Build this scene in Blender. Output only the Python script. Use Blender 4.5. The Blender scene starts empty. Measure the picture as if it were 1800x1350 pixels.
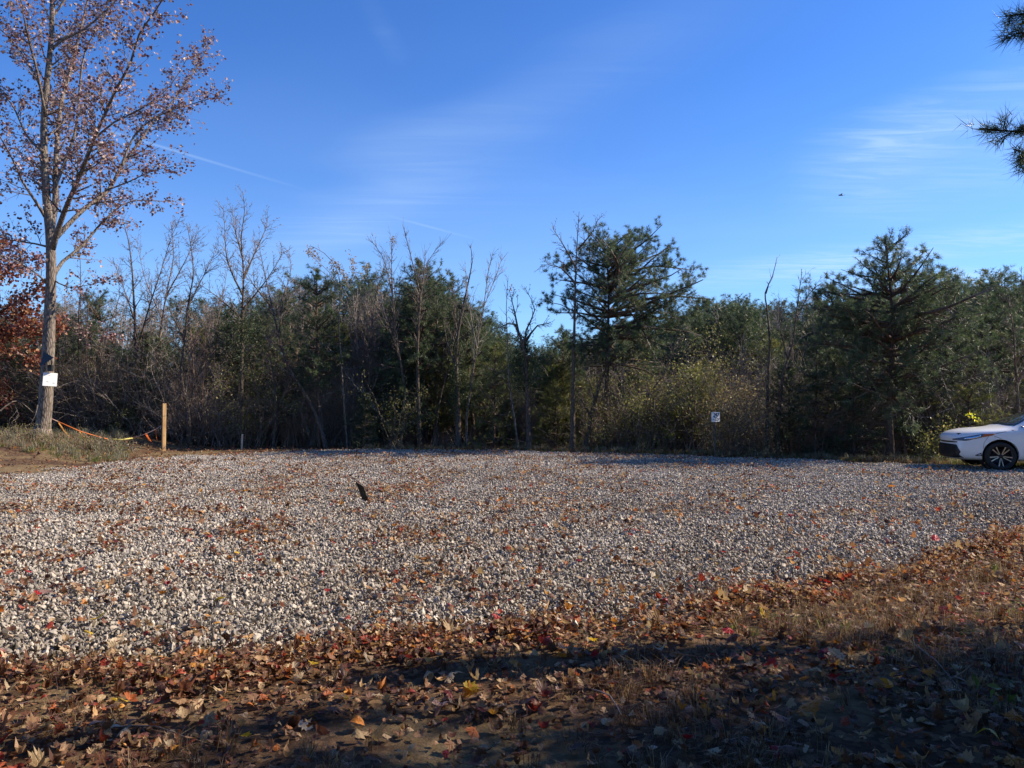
import bpy, bmesh, math, random
import numpy as np
from mathutils import Vector, Matrix, Euler, noise
from mathutils.bvhtree import BVHTree

# ------------------------------------------------------------------ camera, world, sun, exposure
S = bpy.context.scene
COL = S.collection
R = math.radians
F = 1310.0; CX = 900.0; CY = 675.0; CAMZ = 1.5; PITCH = math.atan(37 / 1310.0)
cam = bpy.data.objects.new('camera', bpy.data.cameras.new('camera'))
COL.objects.link(cam); S.camera = cam
cam.location = (0, 0, CAMZ); cam.rotation_euler = (R(90) + PITCH, 0, 0)
cam.data.sensor_width = 36; cam.data.lens = F / 1800 * 36
cam.data.clip_start = 0.05; cam.data.clip_end = 3000

SUN_EL, SUN_AZ = R(35), R(78)          # azimuth clockwise from +Y
sun_dir = Vector((math.sin(SUN_AZ) * math.cos(SUN_EL), math.cos(SUN_AZ) * math.cos(SUN_EL), math.sin(SUN_EL)))
sl = bpy.data.lights.new('sun', 'SUN'); sl.energy = 5.0; sl.angle = R(0.53); sl.color = (1.0, 0.87, 0.70)
so = bpy.data.objects.new('sun', sl); COL.objects.link(so)
so.rotation_euler = (-sun_dir).to_track_quat('-Z', 'Y').to_euler()

S.view_settings.view_transform = 'Standard'; S.view_settings.look = 'None'
S.view_settings.gamma = 1; S.view_settings.exposure = 0.78
S.cycles.max_bounces = 6; S.cycles.diffuse_bounces = 2; S.cycles.glossy_bounces = 2
S.cycles.transmission_bounces = 3; S.cycles.transparent_max_bounces = 6
S.cycles.use_denoising = True; S.cycles.denoiser = 'OPENIMAGEDENOISE'; S.cycles.denoising_input_passes = 'RGB_ALBEDO_NORMAL'; S.cycles.denoising_prefilter = 'ACCURATE'

class NT:
    """small node-tree writer"""
    def __init__(s, nt): s.t = nt; nt.nodes.clear()
    def n(s, typ, inp=None, **kw):
        nd = s.t.nodes.new(typ)
        for k, v in kw.items(): setattr(nd, k, v)
        for k, v in (inp or {}).items():
            if isinstance(v, bpy.types.NodeSocket): s.t.links.new(v, nd.inputs[k])
            else: nd.inputs[k].default_value = v
        return nd
    def ramp(s, fac, stops, mode='LINEAR'):
        nd = s.t.nodes.new('ShaderNodeValToRGB'); cr = nd.color_ramp; cr.interpolation = mode
        while len(cr.elements) < len(stops): cr.elements.new(0.5)
        for e, (p, c) in zip(cr.elements, stops):
            e.position = p; e.color = (c, c, c, 1) if isinstance(c, (int, float)) else (*c, 1)
        s.t.links.new(fac, nd.inputs[0]); return nd.outputs[0]
    def math(s, op, a, b=0.0, c=0.0, clamp=False):
        nd = s.n('ShaderNodeMath', {0: a, 1: b, 2: c}, operation=op); nd.use_clamp = clamp; return nd.outputs[0]
    def mix(s, f, a, b, mode='MIX'):
        nd = s.t.nodes.new('ShaderNodeMix'); nd.data_type = 'RGBA'; nd.blend_type = mode
        for i, v in ((0, f), (6, a), (7, b)):
            if isinstance(v, bpy.types.NodeSocket): s.t.links.new(v, nd.inputs[i])
            else: nd.inputs[i].default_value = v if i == 0 else (*v, 1)
        return nd.outputs[2]

def px_dir(px, py):
    u = (px - CX) / F; v = (CY - py) / F
    return Vector((u, math.cos(PITCH) - v * math.sin(PITCH), math.sin(PITCH) + v * math.cos(PITCH)))

W = bpy.data.worlds.new('World'); S.world = W; W.use_nodes = True
w = NT(W.node_tree)
sky = w.n('ShaderNodeTexSky', sky_type='NISHITA')
sky.sun_disc = False; sky.sun_elevation = SUN_EL; sky.sun_rotation = SUN_AZ
sky.altitude = 300; sky.air_density = 1.0; sky.dust_density = 0.25; sky.ozone_density = 2.2
geo = w.n('ShaderNodeTexCoord')
dirv = geo.outputs['Generated']
sep = w.n('ShaderNodeSeparateXYZ', {0: dirv})
zz = w.math('MAXIMUM', sep.outputs[2], 0.03)
cu = w.math('DIVIDE', sep.outputs[0], zz); cv = w.math('DIVIDE', sep.outputs[1], zz)
pl = w.n('ShaderNodeCombineXYZ', {0: cu, 1: cv, 2: 0.0}).outputs[0]      # cirrus sheet seen from below
def cloud(scale, rot, loc, detail, lo, hi, dist=0.6):
    m = w.n('ShaderNodeMapping', {0: pl, 'Location': loc, 'Rotation': (0, 0, rot), 'Scale': scale})
    nz = w.n('ShaderNodeTexNoise', {'Vector': m.outputs[0], 'Scale': 1.0, 'Detail': detail, 'Roughness': 0.55, 'Distortion': dist})
    return w.n('ShaderNodeMapRange', {0: nz.outputs[0], 1: lo, 2: hi, 3: 0.0, 4: 1.0}, interpolation_type='SMOOTHSTEP').outputs[0]
wisp = cloud((0.9, 6.0, 1), R(-24), (1.3, 2.2, 0), 6.0, 0.36, 0.74, 1.2)
fine = cloud((2.2, 9.0, 1), R(-12), (3.3, 0.2, 0), 5.0, 0.38, 0.70, 0.8)
soft = cloud((0.30, 0.5, 1), R(15), (4.1, 2.0, 0), 3.0, 0.40, 0.75, 0.3)
low = w.n('ShaderNodeMapRange', {0: sep.outputs[2], 1: 0.02, 2: 0.42, 3: 0.24, 4: 0.0}, interpolation_type='SMOOTHSTEP').outputs[0]   # paler air near the horizon
amt = w.math('ADD', low, w.math('MULTIPLY', soft, 0.05))
def streak(a, b, width, k):
    """thin condensation trail along the great circle through two directions"""
    A = px_dir(*a).normalized(); B = px_dir(*b).normalized(); N = A.cross(B).normalized()
    T = N.cross(A).normalized(); ang = math.acos(max(-1, min(1, A.dot(B))))
    dn = w.n('ShaderNodeVectorMath', {0: dirv, 1: N}, operation='DOT_PRODUCT').outputs['Value']
    da = w.n('ShaderNodeVectorMath', {0: dirv, 1: A}, operation='DOT_PRODUCT').outputs['Value']
    dt = w.n('ShaderNodeVectorMath', {0: dirv, 1: T}, operation='DOT_PRODUCT').outputs['Value']
    th = w.math('ARCTAN2', dt, da)
    line = w.n('ShaderNodeMapRange', {0: w.math('ABSOLUTE', dn), 1: 0.0, 2: width, 3: 1.0, 4: 0.0}, interpolation_type='SMOOTHSTEP').outputs[0]
    along = w.math('MULTIPLY', w.n('ShaderNodeMapRange', {0: th, 1: -0.02, 2: 0.03, 3: 0.0, 4: 1.0}).outputs[0],
                   w.n('ShaderNodeMapRange', {0: th, 1: ang * 0.35, 2: ang, 3: 1.0, 4: 0.0}).outputs[0])
    return w.math('MULTIPLY', w.math('MULTIPLY', line, along), k)
def veil(a, b, width, k, tex, base=0.35, ends=(0.15, 0.3)):
    """broad cirrus veil lying along the great circle through two directions"""
    A = px_dir(*a).normalized(); B = px_dir(*b).normalized(); N = A.cross(B).normalized(); T = N.cross(A).normalized(); ang = math.acos(A.dot(B))
    dn, da, dt = [w.n('ShaderNodeVectorMath', {0: dirv, 1: q}, operation='DOT_PRODUCT').outputs['Value'] for q in (N, A, T)]
    th = w.math('ARCTAN2', dt, da)
    dn = w.math('ADD', dn, w.math('MULTIPLY', w.math('SUBTRACT', soft, 0.5), width * 0.8))
    line = w.n('ShaderNodeMapRange', {0: w.math('ABSOLUTE', dn), 1: 0.0, 2: width, 3: 1.0, 4: 0.0}, interpolation_type='SMOOTHSTEP').outputs[0]
    e0 = w.n('ShaderNodeMapRange', {0: th, 1: -ends[0], 2: ends[0], 3: 0.0, 4: 1.0}, interpolation_type='SMOOTHSTEP').outputs[0]
    e1 = w.n('ShaderNodeMapRange', {0: th, 1: ang - ends[1], 2: ang + ends[1], 3: 1.0, 4: 0.0}, interpolation_type='SMOOTHSTEP').outputs[0]
    return w.math('MULTIPLY', w.math('MULTIPLY', w.math('MULTIPLY', line, e0), e1), w.math('MULTIPLY', w.math('MULTIPLY_ADD', tex, 1 - base, base), k))
amt = w.math('ADD', amt, veil((520, 420), (1090, 70), 0.075, 0.15, wisp, 0.6))
amt = w.math('ADD', amt, veil((450, 400), (900, 330), 0.06, 0.10, wisp, 0.4))
amt = w.math('ADD', amt, veil((1480, 235), (1850, 110), 0.055, 0.50, fine, 0.30, (0.08, 0.3)))
amt = w.math('ADD', amt, veil((1450, 300), (1900, 200), 0.08, 0.26, fine, 0.5, (0.08, 0.3)))
amt = w.math('ADD', amt, veil((1250, 480), (1900, 385), 0.026, 0.42, fine, 0.25, (0.15, 0.2)))
amt = w.math('ADD', amt, veil((1500, 490), (1950, 470), 0.022, 0.60, fine, 0.25, (0.10, 0.2)))
amt = w.math('ADD', amt, veil((660, 10), (700, 90), 0.020, 0.05, wisp, 0.4, (0.03, 0.03)))
amt = w.math('ADD', amt, streak((150, 218), (545, 336), 0.0026, 0.19))
amt = w.math('ADD', amt, streak((700, 384), (850, 424), 0.0024, 0.12))
hs = w.n('ShaderNodeHueSaturation', {'Hue': 0.505, 'Saturation': 1.12, 'Value': 1.0, 'Color': sky.outputs[0]})
deep = w.mix(1.0, hs.outputs[0], (0.48, 0.80, 1.20), 'MULTIPLY')       # clear dry autumn air
skyc = w.mix(amt, deep, (4.0, 5.3, 7.0))
bg = w.n('ShaderNodeBackground', {0: skyc, 1: 0.10})
w.n('ShaderNodeOutputWorld', {0: bg.outputs[0]})

# ------------------------------------------------------------------ helpers
rng = np.random.default_rng(11)
random.seed(5)
Z3 = Vector((0, 0, 1))

def sm(t): t = np.clip(t, 0, 1); return t * t * (3 - 2 * t)
def gz(x, y):
    """height of the ground"""
    x = np.asarray(x, float); y = np.asarray(y, float)
    z = 0.5 * sm((-x - 10.5) / 3.5) * sm((y - 14) / 8.0)
    z = z + 4.2 * sm((y - 42) / 30.0)
    z = z + 0.012 * np.sin(x * 1.9 + 1.3) * np.sin(y * 1.4) + 0.008 * np.sin(x * 4.1 + y * 3.3)
    return z
def gz1(x, y): return float(gz(x, y))
def G(px, py):
    d = px_dir(px, py); t = CAMZ / -d.z; return d.x * t, d.y * t
def P(px, py, D):
    d = px_dir(px, py); t = D / d.y; return Vector((d.x * t, D, CAMZ + d.z * t))

def tag(o, label=None, cat=None, group=None, kind=None):
    if label: o['label'] = label
    if cat: o['category'] = cat
    if group: o['group'] = group
    if kind: o['kind'] = kind
    return o
def empty(name, loc, rz=0.0):
    o = bpy.data.objects.new(name, None); COL.objects.link(o)
    o.location = loc; o.rotation_euler = (0, 0, rz); o.empty_display_size = 0.2; return o
def mesh_np(name, V, Fs, mat, parent=None, smooth=False, rnd=None, link=True):
    """one mesh object from numpy verts and a list of face arrays (tris or quads)"""
    V = np.asarray(V, np.float32).reshape(-1, 3)
    me = bpy.data.meshes.new(name)
    Fs = [np.asarray(f, np.int32) for f in (Fs if isinstance(Fs, list) else [Fs]) if len(f)]
    me.vertices.add(len(V)); me.vertices.foreach_set('co', V.ravel())
    nl = sum(f.size for f in Fs); nf = sum(len(f) for f in Fs)
    me.loops.add(nl); me.loops.foreach_set('vertex_index', np.concatenate([f.ravel() for f in Fs]))
    me.polygons.add(nf)
    cnt = np.concatenate([np.full(len(f), f.shape[1], np.int32) for f in Fs])
    st = np.zeros(nf, np.int32); st[1:] = np.cumsum(cnt)[:-1]
    me.polygons.foreach_set('loop_start', st)
    me.update(calc_edges=True); me.validate()
    me.polygons.foreach_set('use_smooth', np.full(len(me.polygons), bool(smooth)))
    if rnd is not None and len(rnd) == len(me.polygons):
        a = me.attributes.new('rnd', 'FLOAT', 'FACE'); a.data.foreach_set('value', np.asarray(rnd, np.float32))
    if mat: me.materials.append(mat)
    o = bpy.data.objects.new(name, me)
    if link: COL.objects.link(o)
    if parent is not None: o.parent = parent
    return o
def bm_obj(name, bm, mat, parent=None, smooth=False, bevel=0):
    if bevel:
        bmesh.ops.bevel(bm, geom=bm.edges[:], offset=bevel, segments=2, affect='EDGES', profile=0.5)
    me = bpy.data.meshes.new(name); bm.normal_update(); bm.to_mesh(me); bm.free()
    me.polygons.foreach_set('use_smooth', np.full(len(me.polygons), bool(smooth)))
    for m in (mat if isinstance(mat, list) else [mat]): me.materials.append(m)
    o = bpy.data.objects.new(name, me); COL.objects.link(o)
    if parent is not None: o.parent = parent
    return o

def tubes(segs, k):
    """segs: rows p0 p1 r0 r1 -> verts, quads"""
    A = np.asarray(segs, float)
    if not len(A): return np.zeros((0, 3)), np.zeros((0, 4), int)
    p0, p1, r0, r1 = A[:, :3], A[:, 3:6], A[:, 6], A[:, 7]
    d = p1 - p0; L = np.linalg.norm(d, axis=1, keepdims=True) + 1e-9; d = d / L
    ref = np.tile(np.array([0.31, 0.93, 0.17]), (len(A), 1))
    u = np.cross(d, ref); u /= np.linalg.norm(u, axis=1, keepdims=True) + 1e-9; v = np.cross(d, u)
    an = np.arange(k) * 2 * np.pi / k
    ring = u[:, None, :] * np.cos(an)[None, :, None] + v[:, None, :] * np.sin(an)[None, :, None]
    a = p0[:, None, :] + ring * r0[:, None, None]
    b = (p1 + d * 0.15 * r1[:, None])[:, None, :] + ring * r1[:, None, None]
    V = np.concatenate([a, b], 1).reshape(-1, 3)
    base = (np.arange(len(A)) * 2 * k)[:, None]
    i = np.arange(k)[None, :]; j = (i + 1) % k
    Q = np.stack([base + i, base + j, base + k + j, base + k + i], -1).reshape(-1, 4)
    return V, Q
def chain(pts, rad, k=12, jit=0.0, seed=0):
    """continuous tube along pts, capped"""
    pts = [Vector(p) for p in pts]; n = len(pts); V = []; r_ = random.Random(seed)
    for i, p in enumerate(pts):
        d = (pts[min(i + 1, n - 1)] - pts[max(i - 1, 0)]).normalized()
        u = d.cross(Vector((0.1, 1, 0.05))).normalized(); v = d.cross(u)
        for a in range(k):
            an = 2 * math.pi * a / k; rr = rad[i] * (1 + jit * noise.noise(Vector((math.cos(an) * 2, math.sin(an) * 2, i * 0.6 + seed))))
            V.append(p + u * math.cos(an) * rr + v * math.sin(an) * rr)
    Q = [(i * k + a, i * k + (a + 1) % k, (i + 1) * k + (a + 1) % k, (i + 1) * k + a) for i in range(n - 1) for a in range(k)]
    V = [tuple(v) for v in V]; m = len(V); V += [tuple(pts[0]), tuple(pts[-1])]
    T = [(m, (a + 1) % k, a) for a in range(k)] + [(m + 1, (n - 1) * k + a, (n - 1) * k + (a + 1) % k) for a in range(k)]
    return np.array(V), [np.array(Q), np.array(T)]
def merge(parts):
    V = []; Fs = []; o = 0
    for v, f in parts:
        for g in (f if isinstance(f, list) else [f]):
            if len(g): Fs.append(np.asarray(g) + o)
        V.append(v); o += len(v)
    return np.concatenate(V), Fs
def unit(n):
    v = rng.normal(size=(n, 3)); return v / np.linalg.norm(v, axis=1, keepdims=True)

# ------------------------------------------------------------------ materials
def M(name): m = bpy.data.materials.new(name); m.use_nodes = True; return m, NT(m.node_tree)
def out(t, sh, disp=None):
    t.n('ShaderNodeOutputMaterial', {0: sh})
def simple(name, col, rough=0.7, metal=0.0, spec=0.5, coat=0.0, nscale=0, namt=0.15, bump=0.0, emis=None):
    m, t = M(name)
    c = col
    kw = {'Roughness': rough, 'Metallic': metal, 'Specular IOR Level': spec, 'Coat Weight': coat}
    if nscale:
        tc = t.n('ShaderNodeTexCoord')
        nz = t.n('ShaderNodeTexNoise', {'Vector': tc.outputs['Object'], 'Scale': nscale, 'Detail': 5.0})
        f = nz.outputs[0]
        c = t.ramp(f, [(0.3, tuple(x * (1 - namt) for x in col)), (0.7, tuple(min(1, x * (1 + namt)) for x in col))])
        if bump:
            kw['Normal'] = t.n('ShaderNodeBump', {'Strength': bump, 'Distance': 0.02, 'Height': f}).outputs[0]
        kw['Base Color'] = c
    else: kw['Base Color'] = (*col, 1)
    b = t.n('ShaderNodeBsdfPrincipled', kw); out(t, b.outputs[0]); return m
def leafmat(name, stops, trans=0.35, rough=0.6, attr=True, tint=1.6):
    """thin leaf: colour picked per leaf, part of the light comes through"""
    m, t = M(name)
    f = t.n('ShaderNodeAttribute', attribute_name='rnd').outputs['Fac'] if attr else t.n('ShaderNodeObjectInfo').outputs['Random']
    c = t.ramp(f, stops)
    g = t.n('ShaderNodeTexCoord')
    nz = t.n('ShaderNodeTexNoise', {'Vector': g.outputs['Object'], 'Scale': 25.0 if not attr else 1.3, 'Detail': 3.0})
    c = t.mix(1.0, c, t.ramp(nz.outputs[0], [(0.3, 0.62), (0.7, 1.25)]), 'MULTIPLY')
    b = t.n('ShaderNodeBsdfPrincipled', {'Base Color': c, 'Roughness': rough, 'Specular IOR Level': 0.35})
    tr = t.n('ShaderNodeBsdfTranslucent', {0: t.mix(1.0, c, (tint, tint, tint * 0.8), 'MULTIPLY')})
    mx = t.n('ShaderNodeMixShader', {0: trans, 1: b.outputs[0], 2: tr.outputs[0]}); out(t, mx.outputs[0]); return m
def bark(name, c0, c1, scale=9.0, stretch=0.25, bump=0.5):
    m, t = M(name)
    tc = t.n('ShaderNodeTexCoord')
    mp = t.n('ShaderNodeMapping', {0: tc.outputs['Object'], 'Scale': (1, 1, stretch)})
    nz = t.n('ShaderNodeTexNoise', {'Vector': mp.outputs[0], 'Scale': scale, 'Detail': 8.0, 'Roughness': 0.7})
    vo = t.n('ShaderNodeTexVoronoi', {'Vector': mp.outputs[0], 'Scale': scale * 2.2}, feature='DISTANCE_TO_EDGE')
    h = t.math('ADD', t.math('MULTIPLY', t.math('MINIMUM', vo.outputs['Distance'], 0.25), 2.0), nz.outputs[0])
    c = t.ramp(h, [(0.35, c0), (0.95, c1)])
    bp = t.n('ShaderNodeBump', {'Strength': bump, 'Distance': 0.04, 'Height': h})
    b = t.n('ShaderNodeBsdfPrincipled', {'Base Color': c, 'Roughness': 0.85, 'Normal': bp.outputs[0], 'Specular IOR Level': 0.3}); out(t, b.outputs[0]); return m

m_bark = bark('bark_grey_brown', (0.035, 0.027, 0.022), (0.24, 0.195, 0.155), 8)
m_bark_d = bark('bark_dark', (0.028, 0.021, 0.016), (0.15, 0.115, 0.088), 10)
m_bark_p = bark('bark_pine', (0.03, 0.02, 0.015), (0.15, 0.10, 0.07), 10)
m_twig = simple('twig_grey', (0.25, 0.20, 0.165), 0.55, spec=0.6, nscale=2.0, namt=0.35)
m_twig_d = simple('twig_dark', (0.16, 0.12, 0.098), 0.6, nscale=2.0, namt=0.35)
m_twig_b = simple('twig_brown', (0.24, 0.155, 0.11), 0.5, spec=0.6, nscale=1.5, namt=0.4)
m_needle = leafmat('pine_needles', [(0.0, (0.035, 0.055, 0.032)), (0.45, (0.07, 0.105, 0.055)), (0.8, (0.12, 0.16, 0.08)), (1.0, (0.20, 0.20, 0.10))], 0.35, 0.45, tint=1.3)
m_needle_o = leafmat('pine_needles_olive', [(0.0, (0.07, 0.08, 0.028)), (0.5, (0.14, 0.155, 0.045)), (1.0, (0.25, 0.24, 0.075))], 0.4, 0.4)
m_ivy = leafmat('evergreen_leaves', [(0.0, (0.025, 0.04, 0.018)), (0.6, (0.06, 0.085, 0.035)), (1.0, (0.11, 0.13, 0.055))], 0.25, 0.45, tint=1.3)
m_vine = leafmat('olive_vine_leaves', [(0.0, (0.065, 0.075, 0.026)), (0.5, (0.15, 0.16, 0.05)), (0.85, (0.29, 0.26, 0.095)), (1.0, (0.46, 0.38, 0.19))], 0.4, 0.4)
m_tanv = leafmat('tan_vine_leaves', [(0.0, (0.12, 0.08, 0.04)), (0.5, (0.26, 0.19, 0.09)), (0.85, (0.40, 0.32, 0.18)), (1.0, (0.2, 0.19, 0.06))], 0.35, 0.4)
m_hero = leafmat('dull_red_leaves', [(0.0, (0.10, 0.035, 0.035)), (0.35, (0.21, 0.095, 0.095)), (0.7, (0.34, 0.20, 0.19)), (1.0, (0.50, 0.39, 0.33))], 0.22, 0.45)
m_russet = leafmat('russet_leaves', [(0.0, (0.08, 0.02, 0.014)), (0.4, (0.19, 0.05, 0.03)), (0.8, (0.30, 0.11, 0.06)), (1.0, (0.42, 0.26, 0.13))], 0.3, 0.45)
m_tanleaf = leafmat('dry_tan_leaves', [(0.0, (0.15, 0.08, 0.035)), (0.6, (0.34, 0.21, 0.09)), (1.0, (0.5, 0.38, 0.16))], 0.35, 0.5)
m_yellowg = leafmat('yellow_green_leaves', [(0.0, (0.35, 0.40, 0.04)), (0.6, (0.60, 0.62, 0.07)), (1.0, (0.75, 0.55, 0.06))], 0.5, 0.4)
LIT = [(0.0, (0.06, 0.025, 0.016)), (0.25, (0.15, 0.062, 0.035)), (0.45, (0.25, 0.12, 0.06)), (0.62, (0.36, 0.22, 0.12)), (0.8, (0.48, 0.34, 0.19)),
       (0.87, (0.42, 0.13, 0.035)), (0.92, (0.32, 0.03, 0.03)), (0.96, (0.60, 0.28, 0.04)), (1.0, (0.62, 0.50, 0.36))]
m_litter = leafmat('litter_leaves', LIT, 0.3, 0.55, attr=False, tint=1.3)
m_litterf = leafmat('litter_leaves_patch', LIT, 0.3, 0.55, attr=True, tint=1.3)

def stone_mat(name, attr):
    m, t = M(name)
    f = t.n('ShaderNodeAttribute', attribute_name='rnd').outputs['Fac'] if attr else t.n('ShaderNodeObjectInfo').outputs['Random']
    tc = t.n('ShaderNodeNewGeometry')
    c = t.ramp(f, [(0.0, (0.13, 0.115, 0.10)), (0.3, (0.30, 0.275, 0.245)), (0.65, (0.46, 0.425, 0.375)), (0.9, (0.62, 0.58, 0.51)), (1.0, (0.48, 0.37, 0.27))])
    nz = t.n('ShaderNodeTexNoise', {'Vector': tc.outputs['Position'], 'Scale': 55.0, 'Detail': 5.0, 'Roughness': 0.7})
    big = t.n('ShaderNodeTexNoise', {'Vector': tc.outputs['Position'], 'Scale': 0.35, 'Detail': 4.0})
    c = t.mix(1.0, c, t.ramp(nz.outputs[0], [(0.3, 0.72), (0.7, 1.15)]), 'MULTIPLY')
    c = t.mix(1.0, c, t.ramp(big.outputs[0], [(0.35, (0.78, 0.73, 0.68)), (0.65, (1.08, 1.05, 1.02))]), 'MULTIPLY')
    bp = t.n('ShaderNodeBump', {'Strength': 0.5, 'Distance': 0.004, 'Height': nz.outputs[0]})
    b = t.n('ShaderNodeBsdfPrincipled', {'Base Color': c, 'Roughness': 0.75, 'Normal': bp.outputs[0], 'Specular IOR Level': 0.35}); out(t, b.outputs[0]); return m
m_stone = stone_mat('crushed_stone', False); m_stonep = stone_mat('crushed_stone_patch', True)

def ground_mat():
    m, t = M('forest_floor')
    g = t.n('ShaderNodeNewGeometry'); pos = g.outputs['Position']
    a = t.n('ShaderNodeTexNoise', {'Vector': pos, 'Scale': 0.55, 'Detail': 5.0, 'Roughness': 0.6})
    b_ = t.n('ShaderNodeTexNoise', {'Vector': pos, 'Scale': 14.0, 'Detail': 8.0, 'Roughness': 0.7})
    v = t.n('ShaderNodeTexVoronoi', {'Vector': pos, 'Scale': 26.0})
    sand = t.ramp(b_.outputs[0], [(0.3, (0.085, 0.055, 0.027)), (0.7, (0.25, 0.18, 0.09))])
    lit = t.mix(0.6, t.ramp(b_.outputs[0], [(0.3, (0.025, 0.016, 0.01)), (0.7, (0.11, 0.065, 0.035))]),
                t.ramp(t.n('ShaderNodeSeparateColor', {0: v.outputs['Color']}).outputs[0], [(0.0, (0.03, 0.016, 0.01)), (0.6, (0.10, 0.055, 0.03)), (1.0, (0.24, 0.15, 0.08))]))
    sp = t.n('ShaderNodeSeparateXYZ', {0: pos})
    near = t.n('ShaderNodeMapRange', {0: sp.outputs[1], 1: 24.5, 2: 27.0, 3: 0.0, 4: 1.0}).outputs[0]
    f = t.ramp(a.outputs[0], [(0.47, 1.0), (0.56, 0.0)])
    c = t.mix(t.math('MAXIMUM', f, near), sand, lit)
    bp = t.n('ShaderNodeBump', {'Strength': 0.8, 'Distance': 0.03, 'Height': b_.outputs[0]})
    b = t.n('ShaderNodeBsdfPrincipled', {'Base Color': c, 'Roughness': 0.95, 'Normal': bp.outputs[0], 'Specular IOR Level': 0.2}); out(t, b.outputs[0]); return m
def bed_mat():
    m, t = M('gravel_bed')
    pos = t.n('ShaderNodeNewGeometry').outputs['Position']
    v = t.n('ShaderNodeTexVoronoi', {'Vector': pos, 'Scale': 30.0})
    c = t.ramp(t.n('ShaderNodeSeparateColor', {0: v.outputs['Color']}).outputs[0], [(0.0, (0.09, 0.08, 0.068)), (0.5, (0.18, 0.16, 0.135)), (1.0, (0.32, 0.29, 0.245))])
    bp = t.n('ShaderNodeBump', {'Strength': 1.0, 'Distance': 0.03, 'Height': v.outputs['Distance']}, invert=True)
    b = t.n('ShaderNodeBsdfPrincipled', {'Base Color': c, 'Roughness': 0.9, 'Normal': bp.outputs[0]}); out(t, b.outputs[0]); return m

# ------------------------------------------------------------------ ground sheet
def axis(edges):
    o = []
    for a, b, n in edges: o += list(np.linspace(a, b, n, endpoint=False))
    return np.array(o + [edges[-1][1]])
xs = axis([(-900, -80, 12), (-80, -25, 16), (-25, 25, 120), (25, 80, 16), (80, 900, 12)])
ys = axis([(-300, -20, 8), (-20, 0, 20), (0, 32, 100), (32, 90, 40), (90, 1500, 14)])
X, Y = np.meshgrid(xs, ys); V = np.stack([X, Y, gz(X, Y)], -1).reshape(-1, 3)
nx, ny = len(xs), len(ys)
ii, jj = np.meshgrid(np.arange(nx - 1), np.arange(ny - 1)); b0 = (jj * nx + ii).ravel()
ground = mesh_np('ground', V, np.stack([b0, b0 + 1, b0 + nx + 1, b0 + nx], -1), ground_mat(), smooth=True)
tag(ground, 'brown leaf-strewn soil around and beyond the gravel lot', 'ground', kind='structure')

near_e = [(-500, 1205), (-200, 1185), (0, 1167), (200, 1160), (400, 1152), (600, 1130), (750, 1112), (1000, 1092), (1180, 1078), (1250, 1045), (1400, 1025), (1600, 1000), (1700, 955), (1800, 932), (2100, 912), (2600, 900)]
far_e = [(2600, 826), (1900, 822), (1650, 819), (1450, 811), (1300, 806), (1200, 802), (1000, 797), (900, 793), (600, 792), (500, 795), (400, 799), (300, 804), (250, 808), (150, 823), (0, 838), (-200, 848), (-500, 856)]
LOT = np.array([G(*p) for p in near_e + far_e])
def in_lot(x, y):
    x = np.asarray(x); y = np.asarray(y); r = np.zeros(x.shape, bool)
    n = len(LOT)
    for i in range(n):
        x0, y0 = LOT[i]; x1, y1 = LOT[(i + 1) % n]
        c = ((y0 > y) != (y1 > y)) & (x < (x1 - x0) * (y - y0) / (y1 - y0 + 1e-12) + x0)
        r ^= c
    return r
# gravel bed: a sheet following the lot outline, just above the soil
bmb = bmesh.new()
fv = [bmb.verts.new((x, y + (.22 if i < len(near_e) else -.15), 0)) for i, (x, y) in enumerate(LOT)]; bmb.faces.new(fv)
bmesh.ops.triangulate(bmb, faces=bmb.faces[:])
for it in range(6):
    es = [e for e in bmb.edges if e.calc_length() > 1.0]
    if not es: break
    bmesh.ops.subdivide_edges(bmb, edges=es, cuts=1); bmesh.ops.triangulate(bmb, faces=[f for f in bmb.faces if len(f.verts) > 3])
for v in bmb.verts: v.co.z = gz1(v.co.x, v.co.y) + 0.006
bed = bm_obj('gravel_bed', bmb, bed_mat(), smooth=True)
tag(bed, 'packed grey stone bed under the loose gravel of the lot', 'ground', kind='structure')

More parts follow.
